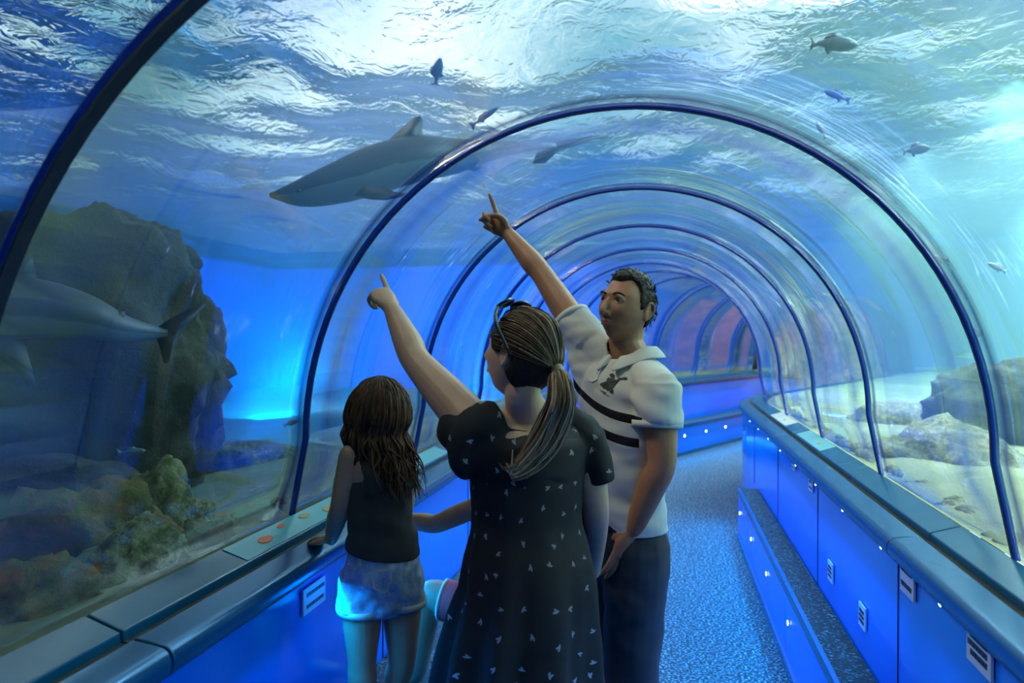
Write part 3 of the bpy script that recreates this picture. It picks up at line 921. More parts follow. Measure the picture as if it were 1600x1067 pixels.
class Head:
    def __init__(s, c, fwd, up, sc=1.0, jaw=1.0):
        f = V(fwd).normalized(); u = V(up); u = (u - f*u.dot(f)).normalized(); r = f.cross(u)
        s.c, s.f, s.u, s.r, s.sc, s.jaw = V(c), f, u, r, sc, jaw
        s.R = Matrix((r, f, u)).transposed()
    def w(s, x, y, z): return s.c + s.R @ (V((x, y, z))*s.sc)
    def into(s, b):
        vs, fs = head_surface(s.sc, s.jaw); b.add([s.c + s.R @ v for v in vs], fs)
        k = s.sc
        b.loft([s.w(0, 0.084, 0.028), s.w(0, 0.098, 0.004), s.w(0, 0.113, -0.022), s.w(0, 0.106, -0.032)], [0.007*k, 0.009*k, 0.0105*k, 0.008*k], K=12)
        for q in (1, -1):
            b.ball(s.w(q*0.012, 0.098, -0.030), (0.008*k, 0.010*k, 0.007*k), s.R)
            # ear: rim, lobe and shell
            b.ball(s.w(q*0.077, -0.010, -0.004), (0.006*k, 0.016*k, 0.028*k), s.R)
            b.loft([s.w(q*0.078, 0.004, -0.004), s.w(q*0.086, 0.000, 0.020), s.w(q*0.089, -0.016, 0.024), s.w(q*0.090, -0.026, 0.006), s.w(q*0.084, -0.018, -0.018), s.w(q*0.078, -0.004, -0.032)], [0.0045*k]*6, K=8)
            # lids
            b.loft([s.w(q*0.016, 0.080, 0.018), s.w(q*0.024, 0.0875, 0.025), s.w(q*0.034, 0.0865, 0.0265), s.w(q*0.046, 0.074, 0.018)], [0.003*k, 0.0042*k, 0.0042*k, 0.003*k], K=8)
            b.loft([s.w(q*0.016, 0.080, 0.017), s.w(q*0.025, 0.085, 0.010), s.w(q*0.035, 0.083, 0.0095), s.w(q*0.046, 0.074, 0.016)], [0.0025*k, 0.0033*k, 0.0033*k, 0.0025*k], K=8)
        # lips
        b.loft([s.w(-0.024, 0.080, -0.056), s.w(-0.010, 0.0945, -0.0515), s.w(0, 0.0965, -0.0525), s.w(0.010, 0.0945, -0.0515), s.w(0.024, 0.080, -0.056)], [0.002*k, 0.0042*k, 0.004*k, 0.0042*k, 0.002*k], K=8)
        b.loft([s.w(-0.023, 0.079, -0.0575), s.w(-0.010, 0.0925, -0.0625), s.w(0, 0.0945, -0.0635), s.w(0.010, 0.0925, -0.0625), s.w(0.023, 0.079, -0.0575)], [0.002*k, 0.0046*k, 0.005*k, 0.0046*k, 0.002*k], K=8)
    def eyes(s, parent, iris):
        k = s.sc
        for q in (1, -1):
            bm = bmesh.new(); bmesh.ops.create_uvsphere(bm, u_segments=16, v_segments=12, radius=0.0125*k)
            o = bm_obj('eye', bm, M_EYE, parent); o.location = s.w(q*0.031, 0.0752, 0.0165) - parent_loc(parent)
            bm = bmesh.new(); bmesh.ops.create_uvsphere(bm, u_segments=12, v_segments=8, radius=0.0066*k)
            i = bm_obj('iris', bm, iris, o); i.location = s.R @ V((0, 0.0082*k, 0.0005*k))
            b = Blob(); b.loft([s.w(q*0.014, 0.092, 0.033), s.w(q*0.028, 0.0955, 0.037), s.w(q*0.040, 0.089, 0.037), s.w(q*0.050, 0.077, 0.031)], [(0.002*k, 0.003*k), (0.0026*k, 0.004*k), (0.002*k, 0.0034*k), (0.001*k, 0.002*k)], side=s.f, K=8)
            bmesh.ops.recalc_face_normals(b.bm, faces=b.bm.faces)
            c = parent_loc(parent)
            for v in b.bm.verts: v.co -= c
            me = bpy.data.meshes.new('eyebrow'); b.bm.to_mesh(me); b.bm.free()
            for p in me.polygons: p.use_smooth = True
            o = link('eyebrow', me, M_BROW, parent); o.location = (0, 0, 0)
    def cap(s, name, mask, thick, mat, parent, tuft=0.003, seed=0.0, n=140):
        """hair: the head's own surface lifted where mask(point) says so, sunk below the skin elsewhere"""
        vs, fs = head_surface(1.0, s.jaw, n)
        out = []
        for v in vs:
            m = mask(v); nn = V((v.x/0.076**2, v.y/0.097**2, v.z/0.115**2)).normalized()
            st = noise.noise(V((v.x*170, v.y*45, v.z*45 + seed)))*0.6 + noise.noise(V((v.x*60, v.y*60, v.z*25 + seed)))*0.7
            th = lerp(-0.010, thick(v) if callable(thick) else thick, m) + (tuft*st if m > 0.3 else 0)
            out.append(s.c + s.R @ ((v + nn*th)*s.sc) - parent_loc(parent))
        o = pyobj(name, out, fs, mat, parent, True, [(0.3, 0.0)]*len(out)); o.location = (0, 0, 0)
        return fixn(o)
def tubes(name, lines, mat, parent, K=5, step=5, taper=0.15, flat=1.0):
    """strands: lines of ([points], radius)"""
    vs, fs, uvs = [], [], []
    base = parent_loc(parent)
    for li_, (pts, r0) in enumerate(lines):
        tone = (li_*0.618034) % 1.0
        n = len(pts); P_ = [tuple(p) for p in pts]; M = (n-1)*step; b0 = len(vs); prev = None
        for k in range(M+1):
            t = k/step; c = V(cr(P_, t)); tan = (V(cr(P_, min(t+.05, n-1))) - V(cr(P_, max(t-.05, 0)))).normalized()
            u = tan.orthogonal() if prev is None else prev; u = (u - tan*u.dot(tan)).normalized(); w = tan.cross(u); prev = u
            f = k/M; r = r0*(1 - (1-taper)*max(0, (f-0.45)/0.55)**1.3)*min(1, 0.5 + f*4)
            for q in range(K):
                an = 2*PI*q/K; vs.append(c + u*(r*math.cos(an)) + w*(r*math.sin(an)*flat) - base); uvs.append((tone, f))
        for k in range(M):
            for q in range(K):
                r_ = (q+1) % K; fs.append((b0+k*K+q, b0+k*K+r_, b0+(k+1)*K+r_, b0+(k+1)*K+q))
        fs.append(tuple(b0+q for q in reversed(range(K)))); fs.append(tuple(b0+M*K+q for q in range(K)))
    o = pyobj(name, vs, fs, mat, parent, True, uvs); o.location = (0, 0, 0)
    return o
def hand(b, wrist, fdir, back, thumb_side, sc=1.0, curls=None, spread=0.06, thumb=None, fan=None):
    """palm + four fingers + thumb; fdir: towards the fingers, back: out of the back of the hand,
    thumb_side: +1 / -1 picks on which side of fdir x back the thumb sits; returns fingertips"""
    f = V(fdir).normalized(); z = V(back); z = (z - f*z.dot(f)).normalized(); x = f.cross(z)*thumb_side
    k = sc
    def w(a, c, d): return V(wrist) + x*(a*k) + f*(c*k) + z*(d*k)
    b.loft([w(0, -0.012, 0), w(0.0, 0.018, 0), w(0.001, 0.05, 0), w(0, 0.085, 0.001)], [(0.026*k, 0.018*k), (0.030*k, 0.019*k), (0.040*k, 0.017*k), (0.038*k, 0.013*k)], side=x)
    curls = curls or [(15, 20, 10)]*4
    bases = [(0.029, 0.088), (0.010, 0.092), (-0.010, 0.089), (-0.028, 0.081)]
    lens = [(0.040, 0.024, 0.020), (0.044, 0.028, 0.021), (0.041, 0.026, 0.020), (0.032, 0.020, 0.018)]
    rads = [0.0088, 0.0090, 0.0086, 0.0076]
    tips = []
    for i in range(4):
        p = w(bases[i][0], bases[i][1]-0.006, 0.0); d = (f + x*(fan[i] if fan else spread*(1.5-i))).normalized()
        pts = [p - d*0.014*k, p]; an = 0.0
        for L, cu in zip(lens[i], curls[i]):
            an += math.radians(cu)
            dd = d*math.cos(an) - z*math.sin(an)
            pts.append(pts[-1] + dd*(L*k))
        r = rads[i]*k
        b.loft(pts, [r*0.95, r*1.08, r, r*0.92, r*0.74], K=12, step=5)
        tips.append(pts[-1])
    th = thumb or [(0.030, 0.028, -0.006), (0.046, 0.052, -0.012), (0.052, 0.080, -0.016), (0.052, 0.102, -0.020)]
    b.loft([w(0.014, 0.010, -0.004)] + [w(*q) for q in th], [0.013*k, 0.0135*k, 0.011*k, 0.010*k, 0.0075*k], K=12, step=5)
    return tips
POINT = [(4, 4, 3), (78, 92, 50), (84, 95, 52), (86, 95, 52)]
THUMB_FOLD = [(0.030, 0.030, -0.012), (0.036, 0.055, -0.026), (0.020, 0.076, -0.036), (0.004, 0.086, -0.036)]
def skin_mat(name, a, b, lip=None):
    t = NT(name)
    n1 = t.noise(14, 4, 0.6, t.coord())
    return t.done(t.pbsdf(t.ramp(n1, [(0.3, a), (0.7, b)]), 0.48, 0, t.bump(t.noise(160, 3, 0.5, t.coord()), 0.12, 0.002), Subsurface_Weight=0.0, Specular_IOR_Level=0.4))
def hair_mat(name, stops, scale=(160, 160, 18), rough=0.6, tip=0.12):
    t = NT(name)
    n1 = t.noise(1.0, 3, 0.6, t.coord('Object', scale))
    um = t.n('UVMap'); us = t.n('SeparateXYZ'); t.set(us, 0, um.outputs[0])
    key = t.math('ADD', t.math('MULTIPLY', n1, 0.35), t.math('ADD', t.math('MULTIPLY', us.outputs[0], 0.50), t.math('MULTIPLY', us.outputs[1], tip)))
    return t.done(t.pbsdf(t.ramp(key, stops), rough, 0, t.bump(n1, 0.6, 0.004), Specular_IOR_Level=0.2))
M_EYE = simple('eye_white', srgb(150, 140, 130), 0.3)
M_IRIS = simple('dark_iris', srgb(24, 18, 14), 0.1)
M_BROW = simple('dark_brow_hair', srgb(30, 22, 16), 0.7)
M_SKIN_M = skin_mat('tanned_skin', srgb(176, 122, 92), srgb(192, 138, 106))
M_SKIN_W = skin_mat('fair_skin', srgb(208, 164, 136), srgb(222, 178, 150))
M_SKIN_G = skin_mat('child_skin', srgb(196, 150, 120), srgb(210, 164, 134))
M_HAIR_M = hair_mat('short_brown_hair', [(0.3, srgb(18, 12, 7)), (0.6, srgb(50, 33, 18)), (0.8, srgb(96, 68, 36))], (120, 120, 60))
M_HAIR_W = hair_mat('blonde_streaked_hair', [(0.25, srgb(30, 22, 16)), (0.45, srgb(64, 48, 34)), (0.62, srgb(128, 102, 76)), (0.80, srgb(206, 178, 146))], (110, 110, 12))
M_HAIR_G = hair_mat('dark_brown_hair', [(0.3, srgb(36, 22, 14)), (0.55, srgb(84, 54, 36)), (0.75, srgb(130, 90, 60))], (110, 110, 14))
# ------------------------------------------------------------------ the man in the white polo
DM = 2.2
def shoe(parent, heel, toe, mat, sole, L=0.27):
    """a lace-up shoe from heel to toe, standing at the height of heel.z"""
    d = (V(toe) - V(heel)); d.z = 0; d.normalize(); sd = d.cross(UP)
    z0 = heel[2]
    b = Blob(); h = V(heel)
    b.loft([h + d*0.02*L/.27 + UP*0.045, h + d*0.10*L/.27 + UP*0.05, h + d*0.18*L/.27 + UP*0.038, h + d*0.25*L/.27 + UP*0.03],
           [(0.034*L/.27, 0.040), (0.040*L/.27, 0.046), (0.046*L/.27, 0.034), (0.036*L/.27, 0.022)], side=sd)
    b.loft([h + d*0.04*L/.27 + UP*0.05, h + d*0.045*L/.27 + UP*0.10], [(0.038*L/.27, 0.046*L/.27), (0.036*L/.27, 0.044*L/.27)], side=sd)
    o = b.fuse('shoe', 0.006, 4, mat, parent)
    b = Blob(); b.loft([h + d*0.01*L/.27 + UP*0.010, h + d*0.12*L/.27 + UP*0.010, h + d*0.19*L/.27 + UP*0.010, h + d*0.26*L/.27 + UP*0.010],
           [(0.036*L/.27, 0.010), (0.038*L/.27, 0.010), (0.048*L/.27, 0.010), (0.036*L/.27, 0.010)], side=sd)
    b.fuse('sole', 0.005, 1, sole, o)
    return o
M_SOLE = simple('white_rubber_sole', srgb(180, 180, 178), 0.7)
M_SHOE = simple('dark_leather', srgb(34, 32, 34), 0.5)
mroot = empty('person', P(970, 1300, DM) * 1.0, 'man in a white polo with two black stripes, arm raised and pointing up', 'person')
mroot.location = V((mroot.location.x, mroot.location.y, 0.0))
# joints (photograph position and depth)
J = dict(neck=P(988, 556, 2.22), chest=P(975, 625, 2.22), waist=P(968, 740, 2.20), hip=P(968, 815, 2.20),
         rs=P(915, 532, 2.36), re=P(848, 430, 2.52), rw=P(795, 366, 2.64),
         ls=P(1028, 600, 2.06), le=P(1034, 722, 2.02), lw=P(990, 826, 2.06))
side = (J['ls'] - J['rs']); side = (side - UP*side.z).normalized()      # towards his left arm
front = side.cross(UP) * -1.0
if front.dot(CD(-1, 0, -0.5)) < 0: front = -front
H = Head(P(979, 482, 2.22), CD(-0.74, 0.12, -0.66), CD(0.28, 0.96, 0.10), 1.01)
b = Blob(); H.into(b)
b.loft([H.w(0, -0.02, -0.06), H.w(0, -0.028, -0.11), J['neck'] + front*-0.01 - UP*0.03], [(0.054, 0.058), (0.056, 0.058), (0.066, 0.062)], side=side)
# trunk
b.loft([J['neck'] - UP*0.05, J['chest'] + UP*0.04, J['chest'] - UP*0.06, J['waist'], J['hip'], J['hip'] - UP*0.09],
       [(0.09, 0.055), (0.150, 0.085), (0.152, 0.098), (0.142, 0.100), (0.152, 0.105), (0.13, 0.09)], side=side, K=28)
b.loft([J['ls'] - UP*0.006, J['neck'] - UP*0.055, J['rs'] - UP*0.012], [0.042, 0.054, 0.046])
# arms
b.loft([J['rs'], J['rs'].lerp(J['re'], 0.45), J['re'], J['re'].lerp(J['rw'], 0.35), J['rw']], [0.048, 0.050, 0.041, 0.042, 0.0265])
b.loft([J['ls'], J['ls'].lerp(J['le'], 0.45), J['le'], J['le'].lerp(J['lw'], 0.35), J['lw']], [0.046, 0.052, 0.042, 0.043, 0.029])
# right hand points up left
fd = (P(757, 334, 2.70) - J['rw']).normalized()
hand(b, J['rw'] + fd*0.010, fd, CD(0.25, 0.25, 0.93), -1, 1.02, [(2, 3, 2), (62, 80, 40), (74, 88, 45), (80, 90, 45)], 0.03,
     [(0.032, 0.030, -0.014), (0.034, 0.056, -0.032), (0.014, 0.080, -0.048), (-0.014, 0.098, -0.054)], [0.62, 0.12, 0.0, -0.08])
# left hand hangs relaxed
fd = (P(963, 896, 2.06) - J['lw']).normalized()
hand(b, J['lw'] + fd*0.004, fd, CD(0.25, 0.1, -0.96), 1, 1.0, [(6, 14, 8), (8, 18, 10), (10, 20, 10), (14, 22, 12)], 0.05, [(0.030, 0.028, -0.012), (0.038, 0.050, -0.024), (0.036, 0.074, -0.034), (0.032, 0.094, -0.040)])
# legs
kneeL, kneeR = P(985, 1084, 2.12), P(938, 1084, 2.24)
ankL, ankR = V((kneeL.x + 0.0, kneeL.y, 0.09)), V((kneeR.x - 0.01, kneeR.y + 0.03, 0.09))
hL, hR = J['hip'] + side*0.085 - UP*0.06, J['hip'] - side*0.085 - UP*0.06
for h, kn, an in ((hL, kneeL, ankL), (hR, kneeR, ankR)):
    b.loft([h, h.lerp(kn, 0.5), kn, kn.lerp(an, 0.35), an], [0.082, 0.072, 0.054, 0.052, 0.036])
body = b.fuse('body', 0.0038, 2, M_SKIN_M, mroot)
# stubble and lips on the head, by place on the face
at_ = body.data.color_attributes.new('face', 'FLOAT_COLOR', 'POINT')
RT = H.R.transposed(); off = V(mroot.location)
for v in body.data.vertices:
    p = RT @ ((v.co) - H.c)
    st = 0.0; lp = 0.0
    if p.length < 0.17 and p.y > -0.02:
        st = sm(-0.015, -0.04, p.z)*sm(-0.02, 0.01, p.y)*(1 - sm(-0.12, -0.135, p.z)); 
        lp = g(p.x/0.02)*g((p.z+0.057)/0.008)*sm(0.078, 0.09, p.y)
    at_.data[v.index].color = (st, lp, 0, 1)
t = NT('tanned_skin_with_stubble')
ca = t.n('VertexColor'); ca.layer_name = 'face'; sp = t.n('SeparateColor'); t.set(sp, 0, ca.outputs[0])
n1 = t.noise(14, 4, 0.6, t.coord())
c0 = t.ramp(n1, [(0.3, srgb(176, 122, 92)), (0.7, srgb(192, 138, 106))])
n2 = t.noise(420, 2, 0.5, t.coord())
c1 = t.mixc(t.math('MULTIPLY', sp.outputs[0], t.math('ADD', t.math('MULTIPLY', n2, 0.4), 0.05)), c0, srgb(88, 66, 54))
c2 = t.mixc(t.math('MULTIPLY', sp.outputs[1], 0.8), c1, srgb(150, 78, 70))
M_SKIN_M2 = t.done(t.pbsdf(c2, 0.48, 0, t.bump(n2, 0.15, 0.002), Specular_IOR_Level=0.4))
body.data.materials[0] = M_SKIN_M2
H.eyes(body, M_IRIS)
def mmask(v):
    line = 0.072 if v.y > 0.04 else lerp(0.072, 0.0, sm(0.04, 0.0, v.y)) if v.y > 0 else lerp(0.0, -0.062, sm(0.0, -0.03, v.y))
    rec = 0.012*g((abs(v.x)-0.045)/0.015)*sm(0.02, 0.05, v.y)
    side_burn = 0.0
    if 0.0 < v.y < 0.025 and abs(v.x) > 0.05: line = min(line, -0.012)
    return sm(line + rec - 0.006, line + rec + 0.020, v.z)
H.cap('hair', mmask, lambda v: 0.005 + 0.008*sm(0.02, 0.1, v.z), M_HAIR_M, body, 0.0045)
random.seed(3)
lines = []
for k in range(420):
    d = V((random.gauss(0, 1), random.gauss(0, 1), random.gauss(0.4, 1))).normalized()
    p = head_pt(d, 1.0)
    if mmask(p) < 0.8: continue
    nn = V((p.x/0.076**2, p.y/0.097**2, p.z/0.115**2)).normalized()
    tan = V((random.uniform(-.3, .3), 1.0 if p.z > 0.06 else -0.3, 0.2 if p.z > 0.06 else -1.0)); tan = (tan - nn*tan.dot(nn)).normalized()
    L = 0.020 if p.z > 0.05 else 0.014
    q = [p + nn*0.007, p + nn*0.014 + tan*L*0.5, p + nn*(0.018 if p.z > .06 else 0.013) + tan*L]
    lines.append(([H.w(*a) for a in q], 0.0018))
tubes('hair_tufts', lines, M_HAIR_M, body, 4, 3)

# polo shirt: fused trunk and sleeves, opened at neck, cuffs and hem
b = Blob()
rsl = J['rs'].lerp(J['re'], 0.30); lsl = P(1027, 662, 2.05)
hem = P(968, 818, 2.20)
b.loft([J['neck'] - UP*0.035, J['chest'] + UP*0.045, J['chest'] - UP*0.05, J['waist'] + UP*0.03, J['waist'] - UP*0.06, hem, hem - UP*0.05],
       [(0.092, 0.072), (0.176, 0.108), (0.176, 0.120), (0.160, 0.122), (0.163, 0.126), (0.170, 0.132), (0.172, 0.134)], side=side, K=32)
b.loft([J['ls'] - UP*0.01, J['neck'] - UP*0.048, J['rs'] - UP*0.01], [0.066, 0.066, 0.064])
b.loft([J['rs'] + (J['rs']-J['re']).normalized()*0.03, J['rs'].lerp(J['re'], 0.15), rsl], [0.072, 0.074, 0.070], cap=0.12)
b.loft([J['ls'] + UP*0.005, J['ls'].lerp(lsl, 0.45), lsl], [0.070, 0.073, 0.076], cap=0.12)
b.loft([J['rs'] - UP*0.03, J['chest'] - side*0.10 - UP*0.02], [0.066, 0.08])
def fold(p, n):
    q = (p - J['chest'])
    a = 0.016*noise.noise(V((q.dot(side)*5, q.dot(front)*5, q.z*17 + q.dot(side)*9)))
    a += 0.005*noise.noise(V((q.dot(side)*14, q.dot(front)*14, q.z*30)))
    return a
dn = (J['re']-J['rs']).normalized()
shirt = b.fuse('polo_shirt', 0.006, 5, None, body, fold,
    [(hem, -UP, 0.3), (J['neck'] + UP*0.004, (UP + front*0.15).normalized(), 0.075)], 0.003)
t = NT('white_pique_with_stripes')
geo = t.n('NewGeometry')
def dotn(vec):
    nd = t.n('VectorMath'); nd.operation = 'DOT_PRODUCT'; t.set(nd, 0, geo.outputs['Position']); t.set(nd, 1, tuple(vec)); return nd.outputs['Value']
p0 = P(908, 640, 2.1)
cx_, cy_ = CD(1, 0, 0), CD(0, 1, 0)
m_ = 2.1/1067
u_ = t.math('SUBTRACT', dotn(cx_), p0.dot(cx_))
v_ = t.math('SUBTRACT', dotn(cy_), p0.dot(cy_))
ex = t.math('EXPONENT', t.math('MULTIPLY', u_, -1/(30*m_)))
line = t.math('ADD', v_, t.math('MULTIPLY', ex, -50*m_))       # 0 on a band that drops away from the raised arm
def band(y, h):
    d = t.math('ABSOLUTE', t.math('SUBTRACT', line, -(y-640)*m_)); return t.math('LESS_THAN', d, h*m_)
bands = t.math('MULTIPLY', t.math('MAXIMUM', band(657, 6.8), band(692, 6.8)), t.math('LESS_THAN', u_, 86*m_))
col = t.mixc(bands, srgb(232, 234, 232), srgb(14, 15, 22))
nb = t.noise(420, 2, 0.5, t.coord())
M_POLO = t.done(t.pbsdf(col, 0.85, 0, t.bump(nb, 0.15, 0.002), Specular_IOR_Level=0.2))
shirt.data.materials.append(M_POLO)
M_WHITE = simple('white_knit', srgb(236, 238, 236), 0.85)
# collar: a folded band round the neck
def collar(parent):
    vs, fs = [], []; K = 40; ctr = J['neck'] + front*0.002
    prof_ = [(0.068, 0.016), (0.069, 0.042), (0.074, 0.047), (0.088, 0.032), (0.106, 0.006), (0.104, 0.001), (0.086, 0.020), (0.073, 0.016)]
    for i in range(K + 1):
        an = math.radians(lerp(14, 346, i/K))      # opening at the front
        fr = math.cos(an); sd_ = math.sin(an)
        drop = -0.030*sm(0.2, 1.0, fr); tipx = 1 + 0.22*sm(0.75, 1.0, fr)
        for (r, z) in prof_:
            outer = r > 0.08
            vs.append(ctr + front*(r*fr*(0.95 if not outer else tipx*0.98)) + side*(r*sd_*1.10) + UP*(z*0.92 + drop - 0.008 - (0.014*sm(0.75, 1.0, fr) if outer else 0)))
    n = len(prof_)
    for i in range(K):
        for q in range(n):
            r = (q+1) % n; fs.append((i*n+q, i*n+r, (i+1)*n+r, (i+1)*n+q))
    fs.append(tuple(range(n))[::-1]); fs.append(tuple(K*n+q for q in range(n)))
    base = parent_loc(parent)
    o = pyobj('collar', [v-base for v in vs], fs, M_WHITE, parent); o.location = (0, 0, 0); fixn(o)
    m = o.modifiers.new('s', 'SUBSURF'); m.levels = m.render_levels = 1
    return o
collar(shirt)
# cuffs
def band_ring(name, c, n, ra, rb, sidev, h, mat, parent, th=0.004):
    n = V(n).normalized(); u = V(sidev); u = (u - n*u.dot(n)).normalized(); w = n.cross(u)
    vs, fs = [], []; K = 36
    for (o_, zz) in ((0, -h/2), (0, h/2), (-th, h/2), (-th, -h/2)):
        for q in range(K):
            an = 2*PI*q/K; vs.append(V(c) + n*zz + u*((ra+o_)*math.cos(an)) + w*((rb+o_)*math.sin(an)))
    for a in range(4):
        bb = (a+1) % 4
        for q in range(K): r = (q+1) % K; fs.append((a*K+q, a*K+r, bb*K+r, bb*K+q))
    base = parent_loc(parent)
    o = pyobj(name, [v-base for v in vs], fs, mat, parent); o.location = (0, 0, 0); return fixn(o)
band_ring('cuff', rsl, dn, 0.0715, 0.0715, side, 0.020, M_WHITE, shirt)
band_ring('cuff', lsl, (lsl - J['ls']), 0.0760, 0.0760, side, 0.020, M_WHITE, shirt)
# nearest-surface caster for things sewn on cloth
def bvh_of(o):
    m = Matrix.Translation(parent_loc(o)); vs = [m @ v.co for v in o.data.vertices]
    return BVHTree.FromPolygons(vs, [tuple(p.vertices) for p in o.data.polygons])
def applique(name, polys, d_hint, tree, mat, parent, lift=0.003):
    """polygons given in the photograph's frame, laid on the cloth along the view line"""
    vs, fs = [], []
    for poly in polys:
        idx = []
        for (px, py) in poly:
            q = P(px, py, d_hint); dr = (q - CAM).normalized()
            hit, nrm, fi, dist = tree.ray_cast(CAM + dr*(d_hint-0.45), dr)
            if hit is None: hit, nrm = q, -dr
            if nrm.dot(dr) > 0: nrm = -nrm
            idx.append((hit, nrm))
        n = len(idx); b0 = len(vs)
        for h, nm in idx: vs.append(h + nm*lift)
        for h, nm in idx: vs.append(h + nm*(lift*0.3))
        fs.append(tuple(b0+i for i in range(n))); fs.append(tuple(b0+n+i for i in reversed(range(n))))
        for i in range(n): j = (i+1) % n; fs.append((b0+i, b0+n+i, b0+n+j, b0+j))
    base = parent_loc(parent)
    o = pyobj(name, [v-base for v in vs], fs, mat, parent, False); o.location = (0, 0, 0)
    return o
tree = bvh_of(shirt)
M_BLACK = simple('black_print', srgb(12, 12, 16), 0.7)
def zp(pts, x0=860.0, y0=400.0, s=3.555): return [(x0 + a/s, y0 + b_/s) for a, b_ in pts]
emb = [zp(q) for q in (
    [(330, 660), (345, 652), (358, 662), (356, 676), (342, 680), (334, 672)],
    [(312, 688), (326, 676), (344, 682), (372, 690), (380, 684), (384, 694), (368, 708), (350, 706), (334, 712), (322, 704)],
    [(378, 680), (402, 678), (418, 674), (428, 678), (428, 688), (414, 690), (402, 686), (380, 690)],
    [(276, 712), (300, 702), (318, 694), (326, 704), (312, 714), (296, 722), (282, 720)],
    [(292, 726), (312, 712), (328, 710), (322, 724), (308, 736), (296, 736)],
    [(326, 708), (350, 704), (358, 716), (352, 732), (338, 738), (326, 726)],
    [(330, 732), (344, 736), (352, 748), (350, 760), (338, 762), (328, 752), (336, 748)],
    [(310, 734), (324, 726), (332, 736), (326, 748), (314, 748)],
    [(350, 704), (366, 706), (360, 720), (352, 718)])]
applique('chest_emblem', emb, 2.1, tree, M_BLACK, shirt)
txt = []
for r_ in range(3):
    for k in range(4 - r_ % 2):
        x0 = 276 + k*9 + r_*8; y0 = 742 + r_*9 + k*4
        txt.append(zp([(x0, y0), (x0+7, y0+3), (x0+7, y0+6), (x0, y0+3)]))
applique('emblem_lettering', txt, 2.1, tree, simple('grey_print', srgb(90, 110, 112), 0.7), shirt, 0.002)
applique('placket', [zp([(300, 560), (312, 552), (262, 690), (236, 700), (214, 690)])], 2.1, tree, M_WHITE, shirt, 0.004)
for z_ in ((280, 618), (262, 655)):
    applique('button', [zp([(z_[0]+3*math.cos(k), z_[1]+3*math.sin(k)) for k in (0, 1, 2, 3.1, 4.1, 5.2)])], 2.1, tree, simple('pale_button', srgb(200, 205, 205), 0.3), shirt, 0.006)

# trousers
b = Blob()
b.loft([J['hip'] + UP*0.035, J['hip'] - UP*0.03, J['hip'] - UP*0.10], [(0.158, 0.118), (0.166, 0.126), (0.160, 0.12)], side=side, K=28)
for h, kn, an in ((hL, kneeL, ankL), (hR, kneeR, ankR)):
    b.loft([h - UP*0.0, h.lerp(kn, 0.4), kn, kn.lerp(an, 0.5), an - UP*0.02], [(0.098, 0.105), (0.092, 0.100), (0.077, 0.084), (0.073, 0.08), (0.073, 0.082)], side=side)
def jf(p, n):
    return 0.006*noise.noise(V((p.x*9, p.y*9, p.z*13))) + 0.003*noise.noise(V((p.x*20, p.y*20, p.z*34)))
t = NT('dark_denim')
nz = t.noise(3, 4, 0.6, t.coord()); nf = t.noise(300, 2, 0.5, t.coord())
M_DENIM = t.done(t.pbsdf(t.ramp(nz, [(0.35, srgb(14, 20, 34)), (0.75, srgb(32, 42, 62))]), 0.85, 0, t.bump(nf, 0.2, 0.002)))
tr_ = b.fuse('trousers', 0.007, 5, M_DENIM, body, jf)
band_ring('waistband', J['hip'] + UP*0.02, UP, 0.166, 0.126, side, 0.035, M_DENIM, tr_)
for an, dx in ((ankL, 0), (ankR, 0)):
    h = V((an.x, an.y, 0.0)) - front*0.06
    shoe(body, h, h + front, M_SHOE, M_SOLE)
# ------------------------------------------------------------------ the woman in the dark printed dress
def cloth_loft(name, secs, mat, parent, side, K=96, M=90, wob=None, closed_top=False, th=0.003, uscale=1.0):
    """open tube of cloth: secs = (centre, a, b); UV in metres round and along"""
    n = len(secs); vs = []; uvs = []; fs = []
    C_ = [tuple(q[0]) for q in secs]; R_ = [(q[1], q[2]) for q in secs]
    run = 0.0; pc = None
    for k in range(M+1):
        t = (n-1)*k/M; c = V(cr(C_, t)); a, b = cr(R_, t)
        c2 = V(cr(C_, min(t+.05, n-1))); c1 = V(cr(C_, max(t-.05, 0))); tan = (c2-c1).normalized()
        u = (side - tan*side.dot(tan)).normalized(); w = tan.cross(u)
        if pc is not None: run += (c-pc).length
        pc = c
        rr = 0.5*(a+b)
        for q in range(K+1):
            an = 2*PI*q/K
            f = 1.0 if wob is None else wob(t/(n-1), an)
            vs.append(c + u*(a*f*math.cos(an)) + w*(b*f*math.sin(an))); uvs.append((an*0.19*uscale, run))
    for k in range(M):
        for q in range(K):
            fs.append((k*(K+1)+q, (k+1)*(K+1)+q, (k+1)*(K+1)+q+1, k*(K+1)+q+1))
    base = parent_loc(parent)
    o = pyobj(name, [v-base for v in vs], fs, mat, parent, True, uvs); o.location = (0, 0, 0)
    fixn(o)
    m = o.modifiers.new('t', 'SOLIDIFY'); m.thickness = th; m.offset = -1
    return o
# print: small pale birds, one in each cell, turned at random
t = NT('dark_dress_with_bird_print')
uv = t.n('UVMap'); mp = t.n('Mapping'); t.set(mp, 'Scale', (14.5, 14.5, 0)); t.set(mp, 'Vector', uv.outputs[0])
vo = t.n('TexVoronoi'); vo.voronoi_dimensions = '2D'; vo.feature = 'F1'; t.set(vo, 'Scale', 1.0); t.set(vo, 'Randomness', 0.62); t.set(vo, 'Vector', mp.outputs[0])
sb = t.n('VectorMath'); sb.operation = 'SUBTRACT'; t.set(sb, 0, mp.outputs[0]); t.set(sb, 1, vo.outputs['Position'])
sc_ = t.n('SeparateColor'); t.set(sc_, 0, vo.outputs['Color'])
vr = t.n('VectorRotate'); vr.rotation_type = 'Z_AXIS'; t.set(vr, 'Vector', sb.outputs[0]); t.set(vr, 'Angle', t.math('MULTIPLY', sc_.outputs[0], 6.28))
